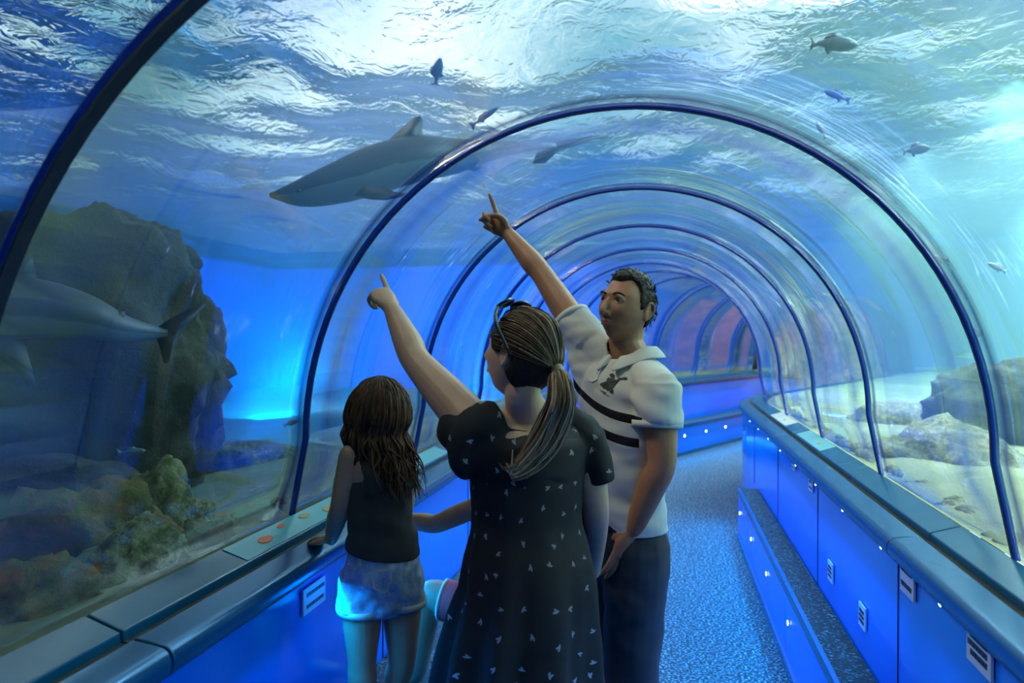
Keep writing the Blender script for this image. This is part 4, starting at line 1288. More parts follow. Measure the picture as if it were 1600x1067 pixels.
sx = t.n('SeparateXYZ'); t.set(sx, 0, vr.outputs[0])
def ell(cx, cy, rx, ry, sh=0.0):
    x = t.math('MULTIPLY', t.math('SUBTRACT', t.math('ADD', sx.outputs[0], t.math('MULTIPLY', sx.outputs[1], sh)), cx), 1/rx)
    y = t.math('MULTIPLY', t.math('SUBTRACT', sx.outputs[1], cy), 1/ry)
    return t.math('LESS_THAN', t.math('ADD', t.math('MULTIPLY', x, x), t.math('MULTIPLY', y, y)), 1.0)
shape = t.math('MAXIMUM', t.math('MAXIMUM', ell(0, 0, 0.115, 0.036), ell(0.02, 0.055, 0.042, 0.075, 0.5)), ell(-0.10, 0.02, 0.045, 0.028))
nz = t.noise(6, 3, 0.6, t.coord())
M_DRESS = t.done(t.pbsdf(t.mixc(shape, t.ramp(nz, [(0.3, srgb(6, 7, 12)), (0.7, srgb(11, 12, 20))]), srgb(150, 152, 158)), 0.8, 0, t.bump(t.noise(14, 3, 0.5, t.coord()), 0.3, 0.01), Specular_IOR_Level=0.25))
DW = 1.8
wroot = empty('person', (0, 0, 0), 'woman seen from behind in a dark bird-print dress, blonde ponytail, left arm pointing up', 'person')
q = P(812, 1300, 1.85); wroot.location = (q.x, q.y, 0)
W = dict(neck=P(826, 640, 1.80), chest=P(826, 700, 1.80), waist=P(826, 800, 1.80), hip=P(824, 880, 1.82),
         ls=P(742, 668, 1.74), le=P(652, 566, 1.92), lw=P(613, 484, 2.05),
         rs=P(912, 678, 1.86), re=P(930, 800, 1.86), rw=P(926, 893, 2.02))
sideW = (W['rs'] - W['ls']); sideW = (sideW - UP*sideW.z).normalized()     # towards her right arm
backW = -(UP.cross(sideW)); 
if backW.dot(CD(0, 0, -1)) < 0: backW = -backW                                # out of her back, to the camera
HW_ = Head(P(814, 556, 1.76), CD(-0.77, 0.20, 0.62), CD(0.16, 0.97, 0.0), 0.97, 0.9)
b = Blob(); HW_.into(b)
b.loft([HW_.w(0, -0.03, -0.05), HW_.w(0, -0.035, -0.10), W['neck'] - UP*0.02], [(0.046, 0.048), (0.046, 0.050), (0.062, 0.056)], side=sideW)
b.loft([W['neck'] - UP*0.03, W['chest'] + UP*0.03, W['chest'] - UP*0.07, W['waist'], W['hip'], W['hip'] - UP*0.10],
       [(0.085, 0.055), (0.150, 0.085), (0.142, 0.10), (0.132, 0.10), (0.165, 0.12), (0.15, 0.11)], side=sideW, K=28)
b.loft([W['ls'] - UP*0.004, W['neck'] - UP*0.045, W['rs'] - UP*0.006], [0.042, 0.052, 0.042])
b.loft([W['ls'], W['ls'].lerp(W['le'], 0.4), W['le'], W['le'].lerp(W['lw'], 0.35), W['lw']], [0.060, 0.055, 0.042, 0.042, 0.026])
b.loft([W['rs'], W['rs'].lerp(W['re'], 0.5), W['re'], W['re'].lerp(W['rw'], 0.5), W['rw']], [0.050, 0.046, 0.038, 0.034, 0.023])
fd = (P(582, 441, 2.12) - W['lw']).normalized()
wt = hand(b, W['lw'] + fd*0.006, fd, CD(0.45, 0.35, -0.82), 1, 0.95, [(0, 2, 2), (44, 66, 40), (52, 72, 42), (58, 76, 44)], 0.03, THUMB_FOLD, [0.20, -0.02, -0.10, -0.20])
fr = (P(880, 930, 2.12) - W['rw']).normalized()
hand(b, W['rw'] + fr*0.006, fr, CD(0.5, 0.5, -0.7), -1, 0.88, [(14, 20, 12)]*4, 0.04)
kl, kr = V((P(780, 1150, 1.80).x, P(780, 1150, 1.80).y, 0.47)), V((P(860, 1150, 1.86).x, P(860, 1150, 1.86).y, 0.47))
al, ar = V((kl.x, kl.y, 0.08)), V((kr.x, kr.y, 0.08))
for h, kn, an in ((W['hip'] - sideW*0.08, kl, al), (W['hip'] + sideW*0.08, kr, ar)):
    b.loft([h - UP*0.05, h.lerp(kn, 0.5), kn, kn.lerp(an, 0.35), an, an - backW*0.07 - UP*0.045, an - backW*0.13 - UP*0.055], [0.085, 0.070, 0.050, 0.048, 0.032, (0.038, 0.026), (0.034, 0.018)], side=sideW)
wbody = b.fuse('body', 0.0040, 2, M_SKIN_W, wroot)
HW_.eyes(wbody, M_IRIS)
# ring on a finger of the raised hand
def finger_ring(c, ax, r, mat, parent):
    vs, fs = [], []; K = 20; a = V(ax).normalized(); u = a.orthogonal().normalized(); w = a.cross(u)
    for q in range(K):
        an = 2*PI*q/K
        for p in range(6):
            bn = 2*PI*p/6; rr = r + 0.0016*math.cos(bn)
            vs.append(V(c) + (u*math.cos(an) + w*math.sin(an))*rr + a*(0.0022*math.sin(bn)) - parent_loc(parent))
    for q in range(K):
        for p in range(6): fs.append((q*6+p, ((q+1) % K)*6+p, ((q+1) % K)*6+(p+1) % 6, q*6+(p+1) % 6))
    o = pyobj('finger_ring', vs, fs, mat, parent); o.location = (0, 0, 0); return o
zz = CD(0.45, 0.35, -0.82); zz = (zz - fd*zz.dot(fd)).normalized(); xx = fd.cross(zz)
ang = math.radians(52)
pr_ = W['lw'] + fd*0.006 + (xx*-0.010 + fd*0.085)*0.92
dd = fd*math.cos(ang) - zz*math.sin(ang)
finger_ring(pr_ + dd*0.020, dd, 0.0098, simple('gold_ring', srgb(230, 200, 120), 0.2, 1.0), wbody)

# dress
hemc = P(806, 1215, 1.84); hemc.z = 0.46
n_ = W['neck']; ch = W['chest']
def wf(tt, an):
    f = 1 + (0.012 + 0.08*sm(0.45, 1.0, tt))*math.sin(an*9 + 1.3*math.sin(an*2 + 1) + tt*1.5) + 0.02*sm(0.4, 1, tt)*math.sin(an*17 + 2)
    return f + 0.010*noise.noise(V((math.cos(an)*3, math.sin(an)*3, tt*16)))
def pxc(x, y, d=1.81): return P(x, y, d)
secs = [(n_ - UP*0.030 , 0.098, 0.068), (pxc(826, 672), 0.148, 0.092), (pxc(826, 715), 0.162, 0.108), (pxc(825, 765), 0.156, 0.112), (pxc(824, 815), 0.152, 0.114), (pxc(825, 862), 0.172, 0.134),
        (pxc(826, 920), 0.188, 0.155), (pxc(818, 985), 0.206, 0.175), (pxc(810, 1067), 0.224, 0.195), (hemc, 0.265, 0.23)]
dress = cloth_loft('dress', secs, M_DRESS, wbody, sideW, 128, 120, wf)
# yoke over the shoulders, and the sleeves
def sleeve(pts, rad, sidev, nm, wobk):
    return cloth_loft(nm, [(p, r[0], r[1]) for p, r in zip(pts, rad)], M_DRESS, dress, sidev, 64, 30, lambda tt, an: 1 + 0.05*wobk*math.sin(an*7 + tt*2)*tt)
b = Blob()
b.loft([W['ls'] + sideW*0.01 + UP*0.004, n_ - sideW*0.085 - UP*0.024 + backW*0.004, n_ - UP*0.062 + backW*0.010, n_ + sideW*0.085 - UP*0.024 + backW*0.004, W['rs'] - sideW*0.01 + UP*0.004], [0.058, 0.040, 0.062, 0.040, 0.058])
b.loft([n_ - UP*0.055, ch + UP*0.01, ch - UP*0.06], [(0.13, 0.075), (0.165, 0.102), (0.158, 0.106)], side=sideW, K=28)
# left sleeve hangs as a wide loose cap below the raised arm
lc = P(722, 700, 1.72)
b.loft([W['ls'] + sideW*0.05, W['ls'] - UP*0.005, P(724, 688, 1.725), P(718, 722, 1.72)], [(0.060, 0.066), (0.062, 0.070), (0.040, 0.062), (0.030, 0.048)], side=CD(1, 0, 0))
b.loft([P(752, 668, 1.76), P(722, 672, 1.75), P(708, 668, 1.78)], [(0.07, 0.065), (0.062, 0.06), (0.052, 0.052)], cap=0.2)
b.loft([P(760, 690, 1.76), P(735, 715, 1.74), P(726, 728, 1.73)], [0.07, 0.055, 0.036])
b.loft([W['rs'], P(922, 715, 1.865), P(930, 752, 1.865)], [(0.056, 0.062), (0.053, 0.064), (0.050, 0.064)], cap=0.15)
yoke = b.fuse('sleeved_yoke', 0.006, 5, M_DRESS, dress, lambda p, n: 0.004*noise.noise(p*18), [(n_ - UP*0.018, (UP + backW*0.35).normalized(), 0.098)])
# planar UV for the yoke so the print runs on
ul = yoke.data.uv_layers.new(name='UVMap'); base = parent_loc(yoke)
for p in yoke.data.polygons:
    for li in p.loop_indices:
        co = yoke.data.vertices[yoke.data.loops[li].vertex_index].co
        ul.data[li].uv = (co.dot(sideW)*1.0 + co.dot(backW)*0.6 + 3.3, co.z + 7.7)
# hair: cap, then ponytail
def wmask(v):
    line = 0.056 if v.y > 0.078 else lerp(0.056, -0.004, sm(0.078, 0.030, v.y)) if v.y > 0.012 else lerp(-0.004, -0.078, sm(0.012, -0.035, v.y))
    m = sm(line - 0.003, line + 0.010, v.z)
    e = math.hypot((v.y + 0.010)/0.020, (v.z + 0.006)/0.030)
    if abs(v.x) > 0.05 and e < 1.15: m *= sm(0.9, 1.15, e)
    return m
cap_ = HW_.cap('hair', wmask, lambda v: 0.012 + 0.010*sm(0.0, -0.09, v.y) + 0.004*sm(0.06, 0.11, v.z), M_HAIR_W, wbody, 0.0022, 2.0)
M_HAIR_P = hair_mat('lighter_tail_hair', [(0.25, srgb(62, 48, 34)), (0.42, srgb(128, 104, 78)), (0.60, srgb(186, 160, 128)), (0.80, srgb(232, 208, 176))], (110, 110, 12))
random.seed(11)
tie = HW_.w(0.0, -0.122, -0.012)
lines = []
for k in range(170):       # strands combed back over the cap to the tie
    th0 = random.uniform(-1.35, 1.35)
    el = random.uniform(-0.6, 1.0)
    d0_ = V((math.sin(th0), random.uniform(0.0, 0.7), el)).normalized(); p0_ = head_pt(d0_, 0.9)
    if wmask(p0_) < 0.9: continue
    pts = []
    for q in range(5):
        f = q/4; d1 = (d0_.normalized()*(1-f) + V((0.05*math.sin(th0), -1, -0.08))*f).normalized(); p1 = head_pt(d1, 0.9)
        nn = V((p1.x/0.076**2, p1.y/0.097**2, p1.z/0.115**2)).normalized()
        pts.append(HW_.w(*(p1 + nn*(0.0145 + 0.010*sm(0.0, -0.09, p1.y) + 0.003*sm(.06, .11, p1.z)))))
    pts.append(tie + V((random.uniform(-1, 1), random.uniform(-1, 1), random.uniform(-1, 1)))*0.006)
    lines.append((pts, random.uniform(0.0016, 0.003)))
tubes('combed_strands', lines, M_HAIR_W, wbody, 5, 4, 0.7)
mid = [tie, P(874, 590, 1.66), P(877, 625, 1.645), P(866, 660, 1.66), P(850, 692, 1.665), P(832, 716, 1.665), P(812, 734, 1.66), P(796, 742, 1.66)]
wid = [0.011, 0.026, 0.035, 0.040, 0.040, 0.034, 0.026, 0.018]
lines = []
for k in range(230):
    a = random.uniform(0, 2*PI); rr = math.sqrt(random.random()); ph = random.uniform(-1, 1)
    n = 8 if random.random() < 0.55 else 7 if random.random() < 0.6 else 6
    pts = []
    for q in range(n):
        tan = (mid[min(q+1, 7)] - mid[max(q-1, 0)]).normalized(); u = tan.cross(CD(0, 0, 1)).normalized(); w = tan.cross(u)
        jit = 0.0035*noise.noise(V((k*1.7, q*0.9, 1)))
        pts.append(mid[q] + u*(math.cos(a + 0.15*q*ph)*rr*wid[q] + jit) + w*(math.sin(a + 0.15*q*ph)*rr*wid[q]*0.6))
    lines.append((pts, random.uniform(0.0018, 0.0034)))
for k in range(14):      # loose curled ends
    s0 = P(random.uniform(800, 850), random.uniform(690, 715), 1.655); q = P(random.uniform(786, 806), random.uniform(728, 746), 1.65)
    lines.append(([s0, s0.lerp(q, 0.5) + UP*-0.012, q, q + CD(-0.5, 0.5, 0)*0.014], 0.0022))
tubes('ponytail', lines, M_HAIR_P, wbody, 5, 4, 0.3)
vs_ = tie
b = Blob(); b.loft([tie + CD(0.1, -0.3, -0.1)*-0.008, tie + CD(0.4, -0.6, -0.5)*0.012], [0.017, 0.017], cap=0.3); o = b.fuse('hair_tie', 0.003, 2, simple('pale_hair_tie', srgb(170, 150, 120), 0.6), wbody)
# sunglasses pushed up on the hair
g_ = empty('sunglasses', HW_.w(0, 0.05, 0.12), 'black sunglasses pushed up on the hair of the woman', 'sunglasses')
M_FRAME = simple('glossy_black_plastic', srgb(8, 8, 10), 0.12)
M_LENS = simple('dark_tinted_lens', srgb(14, 16, 22), 0.05, 0.2)
def hw(x, y, z): return HW_.w(x, y, z)
for q in (1, -1):
    # lens: a slightly curved plate resting over the front of the crown
    vs, fs = [], []; N = 22
    for ly in (0.0, 0.002):
        for k in range(N):
            a = 2*PI*k/N; xx_ = 0.027*math.copysign(abs(math.cos(a))**0.8, math.cos(a)); zz_ = 0.021*math.copysign(abs(math.sin(a))**0.8, math.sin(a))
            x = q*(0.034 + xx_*q); y = 0.068 - zz_*0.75 - 0.18*abs(x)**1.5*4; z = 0.130 + zz_*0.62 - 1.9*x*x + ly
            vs.append(hw(x, y, z) - V(g_.location))
    fs = [tuple(range(N))[::-1], tuple(range(N, 2*N))] + [(k, (k+1) % N, N+(k+1) % N, N+k) for k in range(N)]
    o = pyobj('lens', vs, fs, M_LENS, g_, False); o.location = (0, 0, 0); fixn(o)
    rim = [V(v) + V(g_.location) for v in vs[:N]]
    o = tubes('rim', [(rim + [rim[0]], 0.0040)], M_FRAME, g_, 6, 2, 1.0)
    o = tubes('temple_arm', [([hw(q*0.060, 0.060, 0.118), hw(q*0.078, 0.052, 0.098), hw(q*0.092, 0.030, 0.070), hw(q*0.095, 0.0, 0.042), hw(q*0.093, -0.022, 0.018), hw(q*0.088, -0.034, -0.004)], 0.0055)], M_FRAME, g_, 6, 4, 0.7)
tubes('bridge', [([hw(-0.008, 0.072, 0.132), hw(0, 0.075, 0.134), hw(0.008, 0.072, 0.132)], 0.0028)], M_FRAME, g_, 6, 3, 1.0)
for sgn, an in ((0, al), (0, ar)):
    b = Blob(); hh = V((an.x, an.y, 0)) + backW*0.05
    b.loft([hh + UP*0.009, hh - backW*0.10 + UP*0.009, hh - backW*0.21 + UP*0.009], [(0.030, 0.009), (0.034, 0.009), (0.036, 0.009)], side=sideW)
    b.fuse('sandal', 0.005, 1, M_SHOE, wbody)
# ------------------------------------------------------------------ the girl standing on the step
groot = empty('person', (0, 0, 0), 'small girl in a dark tank top and pale denim shorts standing at the rail', 'person')
q = P(592, 1150, 2.02); groot.location = (q.x, q.y, 0.41)
Gj = dict(neck=P(593, 694, 2.02), chest=P(594, 745, 2.01), waist=P(595, 815, 2.0), hip=P(597, 895, 2.02),
          ls=P(548, 712, 1.98), le=P(531, 792, 1.96), lw=P(518, 842, 2.03),
          rs=P(636, 722, 2.10), re=P(632, 800, 2.22), rw=P(590, 846, 2.27))
gs = Gj['rs'] - Gj['ls']; gs = (gs - UP*gs.z).normalized()
gb = -(UP.cross(gs))
if gb.dot(CD(0, 0, -1)) < 0: gb = -gb
HG = Head(P(588, 650, 2.03), CD(-0.72, 0.10, 0.66), CD(0.06, 1.0, 0.0), 0.86, 0.75)
b = Blob(); HG.into(b)
b.loft([HG.w(0, -0.02, -0.06), Gj['neck'], Gj['neck'] - UP*0.02], [0.034, 0.034, 0.045])
b.loft([Gj['neck'] - UP*0.02, Gj['chest'] + UP*0.035, Gj['chest'] - UP*0.04, Gj['waist'], Gj['hip'], Gj['hip'] - UP*0.05], [(0.05, 0.035), (0.090, 0.058), (0.090, 0.066), (0.086, 0.066), (0.105, 0.082), (0.095, 0.075)], side=gs, K=24)
b.loft([Gj['ls'], Gj['neck'] - UP*0.028, Gj['rs']], [0.032, 0.036, 0.032])
b.loft([Gj['ls'], Gj['ls'].lerp(Gj['le'], 0.5), Gj['le'], Gj['le'].lerp(Gj['lw'], 0.4), Gj['lw']], [0.034, 0.032, 0.028, 0.029, 0.019])
b.loft([Gj['rs'], Gj['rs'].lerp(Gj['re'], 0.5), Gj['re'], Gj['re'].lerp(Gj['rw'], 0.4), Gj['rw']], [0.032, 0.030, 0.026, 0.025, 0.019])
RAILTOP = 0.972
fd = (P(486, 848, 2.10) - Gj['lw']); fd.z = 0.0; fd.normalize(); fd = (fd - UP*0.12).normalized()
hand(b, Gj['lw'] + fd*0.002, fd, UP, -1, 0.66, [(18, 26, 16)]*4, 0.05)
fd = (P(560, 846, 2.32) - Gj['rw']); fd.z = -0.02; fd.normalize()
hand(b, Gj['rw'] + fd*0.002, fd, UP, 1, 0.66, [(14, 20, 12)]*4, 0.05)
gkl, gkr = P(566, 1030, 1.99), P(628, 1030, 2.06)
gal, gar = V((P(566, 1140, 1.99).x, P(566, 1140, 1.99).y, 0.41+0.065)), V((P(612, 1130, 2.10).x, P(612, 1130, 2.10).y, 0.41+0.065))
for h, kn, an in ((P(566, 915, 2.0), gkl, gal), (P(628, 912, 2.05), gkr, gar)):
    b.loft([h, P(0, 0, 1)*0 + h.lerp(kn, 0.5), kn, kn.lerp(an, 0.35), an, an - gb*0.045 - UP*0.040, an - gb*0.085 - UP*0.048], [0.064, 0.056, 0.042, 0.042, 0.026, (0.028, 0.022), (0.026, 0.014)], side=gs)
gbody = b.fuse('body', 0.0038, 2, M_SKIN_G, groot)
HG.eyes(gbody, M_IRIS)
# tank top
M_TANK = simple('charcoal_jersey', srgb(22, 27, 32), 0.9, 0, 8, 0.2)
b = Blob()
b.loft([Gj['chest'] + UP*0.045, Gj['chest'] - UP*0.03, Gj['waist'], P(597, 858, 2.01), P(598, 905, 2.01)], [(0.070, 0.056), (0.098, 0.076), (0.098, 0.078), (0.116, 0.094), (0.120, 0.096)], side=gs, K=28)
for sg in (-1, 1):
    b.loft([Gj['neck'] + gs*sg*0.052 - UP*0.012, Gj['chest'] + gs*sg*0.058 + gb*0.050 + UP*0.03, Gj['chest'] + gs*sg*0.05 + gb*0.05 - UP*0.02], [0.020, 0.020, 0.03])
    b.loft([Gj['neck'] + gs*sg*0.052 - UP*0.012, Gj['chest'] + gs*sg*0.055 - gb*0.045 + UP*0.03, Gj['chest'] + gs*sg*0.05 - gb*0.05 - UP*0.02], [0.020, 0.020, 0.03])
b.fuse('tank_top', 0.005, 4, M_TANK, gbody, lambda p, n: 0.006*noise.noise(V((p.x*10, p.y*10, p.z*26 + p.x*12))) + 0.003*noise.noise(p*30), [(P(597, 862, 2.0), (-UP + gs*0.22*1.0).normalized() if False else (-UP - CD(1, 0, 0)*0.20).normalized(), 0.2)], 0.0025)
# denim shorts
t = NT('pale_worn_denim')
n1 = t.noise(22, 5, 0.7, t.coord())
M_SHORT = t.done(t.pbsdf(t.ramp(n1, [(0.32, srgb(120, 158, 200)), (0.5, srgb(178, 200, 224)), (0.66, srgb(232, 238, 242))]), 0.85, 0, t.bump(t.noise(70, 4, 0.6, t.coord()), 0.4, 0.004)))
M_STITCH = simple('cream_stitching', srgb(226, 226, 214), 0.8)
b = Blob(); hp = Gj['hip']
b.loft([P(597, 862, 2.01), P(597, 880, 2.01), hp - UP*0.01, hp - UP*0.045], [(0.104, 0.086), (0.112, 0.094), (0.120, 0.100), (0.112, 0.094)], side=gs, K=28)
hl1, hr1 = P(566, 948, 2.0), P(628, 938, 2.05)
b.loft([P(568, 895, 2.0), P(566, 920, 2.0), hl1], [(0.068, 0.074), (0.070, 0.076), (0.073, 0.079)], side=gs, cap=0.12)
b.loft([P(626, 893, 2.04), P(627, 915, 2.045), hr1], [(0.066, 0.074), (0.068, 0.076), (0.070, 0.078)], side=gs, cap=0.12)
shorts = b.fuse('denim_shorts', 0.005, 3, M_SHORT, gbody, lambda p, n: 0.007*noise.noise(V((p.x*20, p.y*20, p.z*26))) + 0.003*noise.noise(p*48))
band_ring('hem', hl1, UP, 0.0745, 0.0805, gs, 0.018, M_STITCH, shorts)
band_ring('hem', hr1, UP, 0.0715, 0.0795, gs, 0.018, M_STITCH, shorts)
tr_g = bvh_of(shorts)
applique('back_pocket', [[(580, 893), (610, 887), (612, 905), (606, 922), (598, 927), (583, 918)]], 1.9, tr_g, M_SHORT, shorts, 0.005)
applique('pocket_stitching', [[(580, 893), (583, 893), (585, 917), (583, 918)], [(607, 888), (610, 887), (612, 905), (606, 922), (603, 921), (609, 905)], [(583, 915), (598, 924), (605, 920), (606, 922), (598, 927), (583, 918)], [(580, 893), (610, 887), (610, 890), (580, 896)]], 1.9, tr_g, M_STITCH, shorts, 0.007)
applique('belt_loop', [[(560, 868), (565, 867), (566, 884), (561, 885)], ], 1.9, tr_g, M_STITCH, shorts, 0.005)
applique('belt_loop', [[(628, 856), (634, 855), (636, 872), (630, 873)], ], 1.9, tr_g, M_STITCH, shorts, 0.005)
applique('seam', [[(600, 872), (603, 872), (610, 930), (607, 930)], [(545, 880), (620, 866), (620, 869), (545, 883)]], 1.9, tr_g, M_STITCH, shorts, 0.004)
# long hair
def gmask(v):
    line = 0.060 if v.y > 0.05 else lerp(0.060, -0.05, sm(0.055, 0.02, v.y)) if v.y > 0.02 else -0.075
    return sm(line - 0.003, line + 0.010, v.z)
HG.cap('hair', gmask, lambda v: 0.020 + 0.012*sm(0.02, -0.08, v.y), M_HAIR_G, gbody, 0.004, 5.0)
random.seed(5)
lines = []
for k in range(520):
    th0 = random.uniform(-2.6, 2.6)               # 0 = back of the head
    rad = random.uniform(0.1, 1.0)
    crown = V((0.15*math.sin(th0)*rad, -0.02, 1.0))
    e = V((math.sin(th0), -math.cos(th0), 0))
    if e.y > 0.62: continue
    pts = []
    ln = random.uniform(0.13, 0.20) if abs(th0) < 1.7 else random.uniform(0.10, 0.15)
    k0 = random.uniform(0.0, 0.5)
    for q in range(4):
        f = k0 + (1-k0)*q/3
        d = (crown.normalized()*(1-f) + (e*1.0 + V((0, 0, -0.30)))*f).normalized(); p1 = head_pt(d, 0.75)
        nn = V((p1.x/0.076**2, p1.y/0.097**2, p1.z/0.115**2)).normalized()
        pts.append(HG.w(*(p1 + nn*(0.022 + 0.012*sm(0.02, -0.08, p1.y) + random.uniform(-.002, .003)))))
    last = pts[-1]; out = (HG.R @ e); 
    drift = gb*0.25*random.uniform(0.2, 1) + CD(0.30, 0, 0)*random.uniform(-0.3, 0.5)
    for q in range(1, 5):
        f = q/4
        pts.append(last - UP*(ln*f) + drift*(0.13*f) + out*(0.004*math.sin(f*3)) + (out*-0.028*f if abs(th0) > 0.9 else out*-0.012*f)
                   + V((noise.noise(V((k*.9, q, 1))), noise.noise(V((k*.9, q, 7))), 0))*0.022 + (HG.r*0.010*math.sin(q*1.9 + k*0.4)))
    lines.append((pts, random.uniform(0.0022, 0.0042)))
tubes('long_strands', lines, M_HAIR_G, gbody, 5, 3, 0.25)

# ------------------------------------------------------------------ the child half hidden behind the woman
croot = empty('person', (0, 0, 0), 'child hidden behind the woman, only an arm and a raised knee showing', 'person')
q = P(780, 1290, 2.3); croot.location = (q.x, q.y, 0.0)
Cj = dict(neck=P(785, 770, 2.27), chest=P(783, 815, 2.27), waist=P(782, 880, 2.27), hip=P(780, 950, 2.25),
          ls=P(745, 792, 2.24), le=P(682, 818, 2.30), lw=P(628, 812, 2.38), rs=P(825, 795, 2.32), re=P(845, 870, 2.35), rw=P(820, 930, 2.38),
          lk=P(668, 930, 2.28))
Cj['la'] = P(655, 1045, 2.31); Cj['la'].z = 0.41 + 0.06
cs = Cj['rs'] - Cj['ls']; cs = (cs - UP*cs.z).normalized()
cb = -(UP.cross(cs))
if cb.dot(CD(0, 0, -1)) < 0: cb = -cb
HC = Head(P(788, 716, 2.28), CD(-0.8, 0.1, 0.6), CD(0, 1, 0), 0.86, 0.8)
b = Blob(); HC.into(b)
b.loft([HC.w(0, -0.02, -0.06), Cj['neck'], Cj['neck'] - UP*0.02], [0.036, 0.036, 0.05])
b.loft([Cj['neck'] - UP*0.02, Cj['chest'] + UP*0.03, Cj['waist'], Cj['hip']], [(0.06, 0.04), (0.10, 0.065), (0.09, 0.07), (0.105, 0.085)], side=cs, K=24)
b.loft([Cj['ls'], Cj['neck'] - UP*0.03, Cj['rs']], [0.034, 0.038, 0.034])
for s_, e_, w_ in (('ls', 'le', 'lw'), ('rs', 're', 'rw')):
    b.loft([Cj[s_], Cj[s_].lerp(Cj[e_], 0.5), Cj[e_], Cj[e_].lerp(Cj[w_], 0.4), Cj[w_]], [0.034, 0.034, 0.031, 0.031, 0.021])
fd = (P(592, 818, 2.42) - Cj['lw']).normalized()
hand(b, Cj['lw'] + fd*0.002, fd, UP, -1, 0.72, [(10, 18, 12)]*4, 0.05)
fd = V((0, 0, -1)); hand(b, Cj['rw'], (fd + CD(-.3, 0, .3)).normalized(), CD(0.9, 0, 0.2), 1, 0.72)
b.loft([Cj['hip'] - cs*0.045, (Cj['hip'] - cs*0.045).lerp(Cj['lk'], 0.55), Cj['lk'], Cj['lk'].lerp(Cj['la'], 0.35), Cj['la'], Cj['la'] + CD(-0.8, 0, 0.6)*0.05 - UP*0.038, Cj['la'] + CD(-0.8, 0, 0.6)*0.10 - UP*0.046],
       [0.066, 0.060, 0.046, 0.046, 0.028, (0.028, 0.022), (0.026, 0.014)], side=CD(0.6, 0, 0.8))
kn = P(792, 1080, 2.28); an = V((kn.x, kn.y, 0.07))
b.loft([Cj['hip'] + cs*0.045, (Cj['hip'] + cs*0.045).lerp(kn, 0.5), kn, kn.lerp(an, 0.35), an, an - cb*0.05 - UP*0.045, an - cb*0.10 - UP*0.055], [0.062, 0.056, 0.044, 0.044, 0.028, (0.03, 0.022), (0.028, 0.014)], side=cs)
cbody = b.fuse('body', 0.0042, 2, M_SKIN_G, croot)
HC.eyes(cbody, M_IRIS)
HC.cap('hair', gmask, 0.018, M_HAIR_G, cbody, 0.004, 8.0)
M_PINK = simple('salmon_pink_jersey', srgb(250, 110, 120), 0.85)
b = Blob()
b.loft([Cj['chest'] + UP*0.03, Cj['chest'] - UP*0.04, Cj['waist'], Cj['hip'] + UP*0.03], [(0.085, 0.06), (0.104, 0.08), (0.10, 0.082), (0.112, 0.092)], side=cs, K=24)
for sg in (-1, 1): b.loft([Cj['neck'] + cs*sg*0.055 - UP*0.01, Cj['chest'] + cs*sg*0.06 + UP*0.01], [0.024, 0.03])
b.fuse('top', 0.006, 4, M_TANK, cbody)
b = Blob(); ha = (Cj['hip'] - cs*0.045); tl = ha.lerp(Cj['lk'], 0.72)
b.loft([Cj['hip'] + UP*0.04, Cj['hip'] - UP*0.03], [(0.112, 0.094), (0.115, 0.096)], side=cs, K=24)
b.loft([ha, ha.lerp(Cj['lk'], 0.4), tl], [0.075, 0.070, 0.066], cap=0.12)
hb = (Cj['hip'] + cs*0.045); b.loft([hb, hb.lerp(kn, 0.5)], [0.074, 0.070], cap=0.12)
sh_ = b.fuse('shorts', 0.006, 3, M_PINK, cbody)
band_ring('white_hem', tl, (Cj['lk']-ha), 0.067, 0.067, CD(0, 0, 1), 0.010, M_WHITE, sh_)
# ------------------------------------------------------------------ small signs on the walls and pictures on the ledge
M_SIGN = simple('pale_sign_plastic', srgb(170, 195, 215), 0.5)
M_SIGNT = simple('dark_sign_print', srgb(20, 30, 50), 0.6)
def wall_point(px, py, side, uoff=0.866):
    """where the view line through a photograph position meets the low wall"""
    d = (P(px, py, 1.0) - CAM)
    if True:
        tt = (side*uoff - CAM.x)/d.x; return CAM + d*tt
def sign(px, py, side, w, h, lines, label, u=0.866):
    c = wall_point(px, py, side, u)
    e = empty('small_sign', c, label, 'sign', 'small notices on the low walls')
    bm = bmesh.new(); box_bm(bm, (-0.003, -w/2, -h/2), (0.003, w/2, h/2))
    o = bm_obj('sign_plate', bm, M_SIGN, e, False); o.location = (-side*0.003, 0, 0)
    bm = bmesh.new()
    random.seed(int(px)*7 + 1)
    for k in range(lines):
        z = h*0.22 - k*h*0.44/max(lines-1, 1); x = -w*0.36
        while x < w*0.34:
            l = random.uniform(0.07, 0.13)*w
            box_bm(bm, (-0.0008, x, z-h*0.07), (0.0008, x+l, z+h*0.07)); x += l + w*0.03
    o = bm_obj('lettering', bm, M_SIGNT, e, False); o.location = (-side*0.0068, 0, 0)
for (px, py, w, h, n, lb) in ((1420, 905, 0.115, 0.10, 2, 'small pale notice with two dark lines under the rail seam on the right wall'),
                              (1533, 1015, 0.125, 0.095, 3, 'pale notice with three dark lines nearest the camera on the right wall'),
                              (1349, 963, 0.08, 0.085, 3, 'small notice low on the right wall just above the step carpet'),
                              (1299, 893, 0.08, 0.085, 3, 'small notice in the middle of the right wall left of the two-line one'),
                              (1268, 757, 0.085, 0.065, 2, 'tiny notice on the right wall under the second rail seam'),
                              (1241, 727, 0.085, 0.05, 2, 'farthest tiny notice on the right wall')):
    sign(px, py, 1, w, h, n, lb)
sign(489, 930, -1, 0.13, 0.075, 2, 'small notice on the left wall beside the legs of the girl')
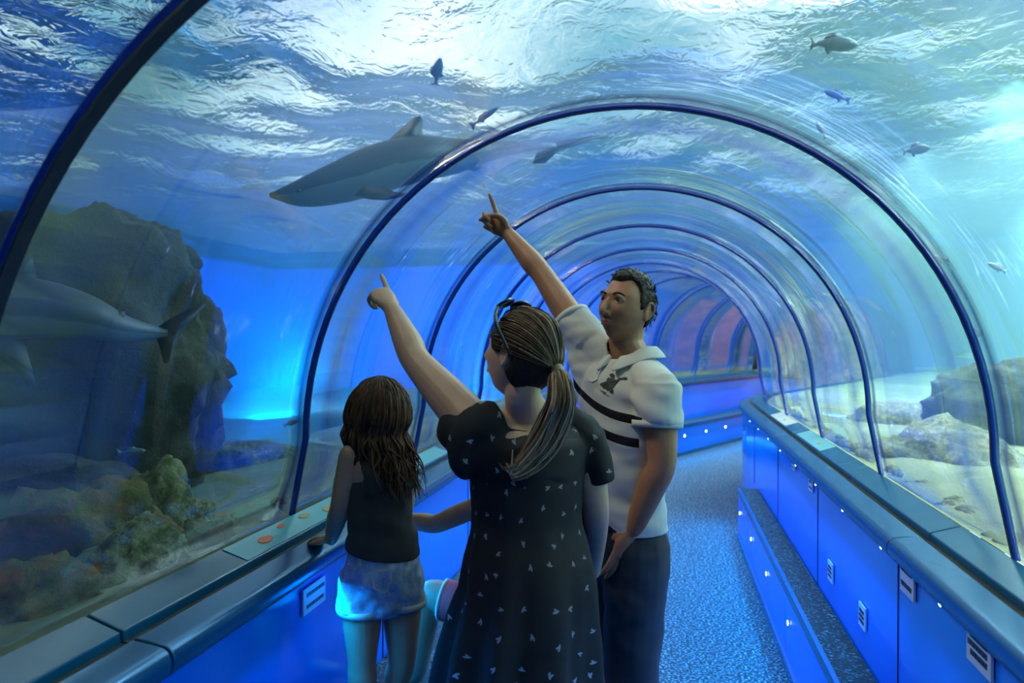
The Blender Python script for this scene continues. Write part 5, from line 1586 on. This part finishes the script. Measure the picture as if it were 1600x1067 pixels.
def ledge_card(s0, s1, side, label, spots, light):
    prof_ = [(side*0.962, 0.9868), (side*1.042, 1.0115), (side*1.042, 1.0135), (side*0.962, 0.9888)]
    vs, fs, uv = sweep(prof_, s0, s1)
    e = empty('fish_guide', at((s0+s1)/2, side*1.0, 1.0), label, 'information panel', 'fish guides on the ledges')
    o = fixn(pyobj('card', vs, fs, light, e, False))
    for (s, u, r, mt) in spots:
        z = 0.9888 + (u-0.962)/0.08*0.0247 + 0.0008
        K = 16; vs = []
        for dz in (0, 0.0012):
            for k in range(K):
                a = 2*PI*k/K; rr = r*(1 + (0.35 if k in (0, 1, K-1) else 0)); us = u + rr*0.55*math.sin(a)
                vs.append(at(s + rr*math.cos(a), side*us, z + (us-u)/0.08*0.0247 + dz))
        fs = [tuple(range(K))[::-1], tuple(range(K, 2*K))] + [(k, (k+1) % K, K+(k+1) % K, K+k) for k in range(K)]
        fixn(pyobj('fish_picture', vs, fs, mt, e, False))
M_CARD = simple('light_blue_card', srgb(120, 200, 220), 0.25)
M_OR = simple('orange_fish_print', srgb(240, 110, 50), 0.4); M_TAN = simple('tan_fish_print', srgb(190, 160, 100), 0.4); M_RED = simple('red_fish_print', srgb(255, 70, 40), 0.4)
M_CARDW = simple('white_card', srgb(215, 230, 235), 0.25)
ledge_card(1.66, 2.34, -1, 'light blue fish guide on the left ledge beside the hand of the girl', [(1.80, 1.00, 0.028, M_OR), (2.05, 1.015, 0.022, M_TAN), (2.18, 0.995, 0.030, M_TAN), (1.92, 1.02, 0.016, M_OR)], M_CARD)
ledge_card(2.75, 3.45, -1, 'fish guide on the left ledge between girl and woman', [(2.9, 1.0, 0.03, M_TAN), (3.1, 1.01, 0.03, M_CARDW)], M_CARD)
ledge_card(3.9, 4.55, 1, 'pale guide on the right ledge, nearer one', [(4.1, 1.0, 0.02, M_TAN)], M_CARD)
ledge_card(4.95, 5.6, 1, 'pale guide on the right ledge, farther one', [(5.2, 1.0, 0.02, M_TAN)], M_CARDW)
ledge_card(7.2, 8.0, -1, 'far guide with orange fish on the left ledge past the bend', [(7.3, 1.0, 0.06, M_RED), (7.5, 1.02, 0.05, M_RED), (7.62, 0.99, 0.05, M_OR), (7.8, 1.01, 0.05, M_RED)], M_CARD)
ledge_card(8.6, 9.6, -1, 'far white guide on the left ledge near the pink rock', [(9.0, 1.0, 0.03, M_TAN)], M_CARDW)
SC.view_settings.view_transform = 'Standard'; SC.view_settings.look = 'None'
SC.view_settings.gamma = 1.0; SC.view_settings.use_curve_mapping = False
SC.view_settings.exposure = 0.0
cy = SC.cycles
cy.max_bounces = 10; cy.transparent_max_bounces = 24; cy.transmission_bounces = 8; cy.glossy_bounces = 4; cy.diffuse_bounces = 3
cy.volume_bounces = 0; cy.use_denoising = True; cy.sample_clamp_indirect = 4.0; cy.caustics_reflective = False; cy.caustics_refractive = False
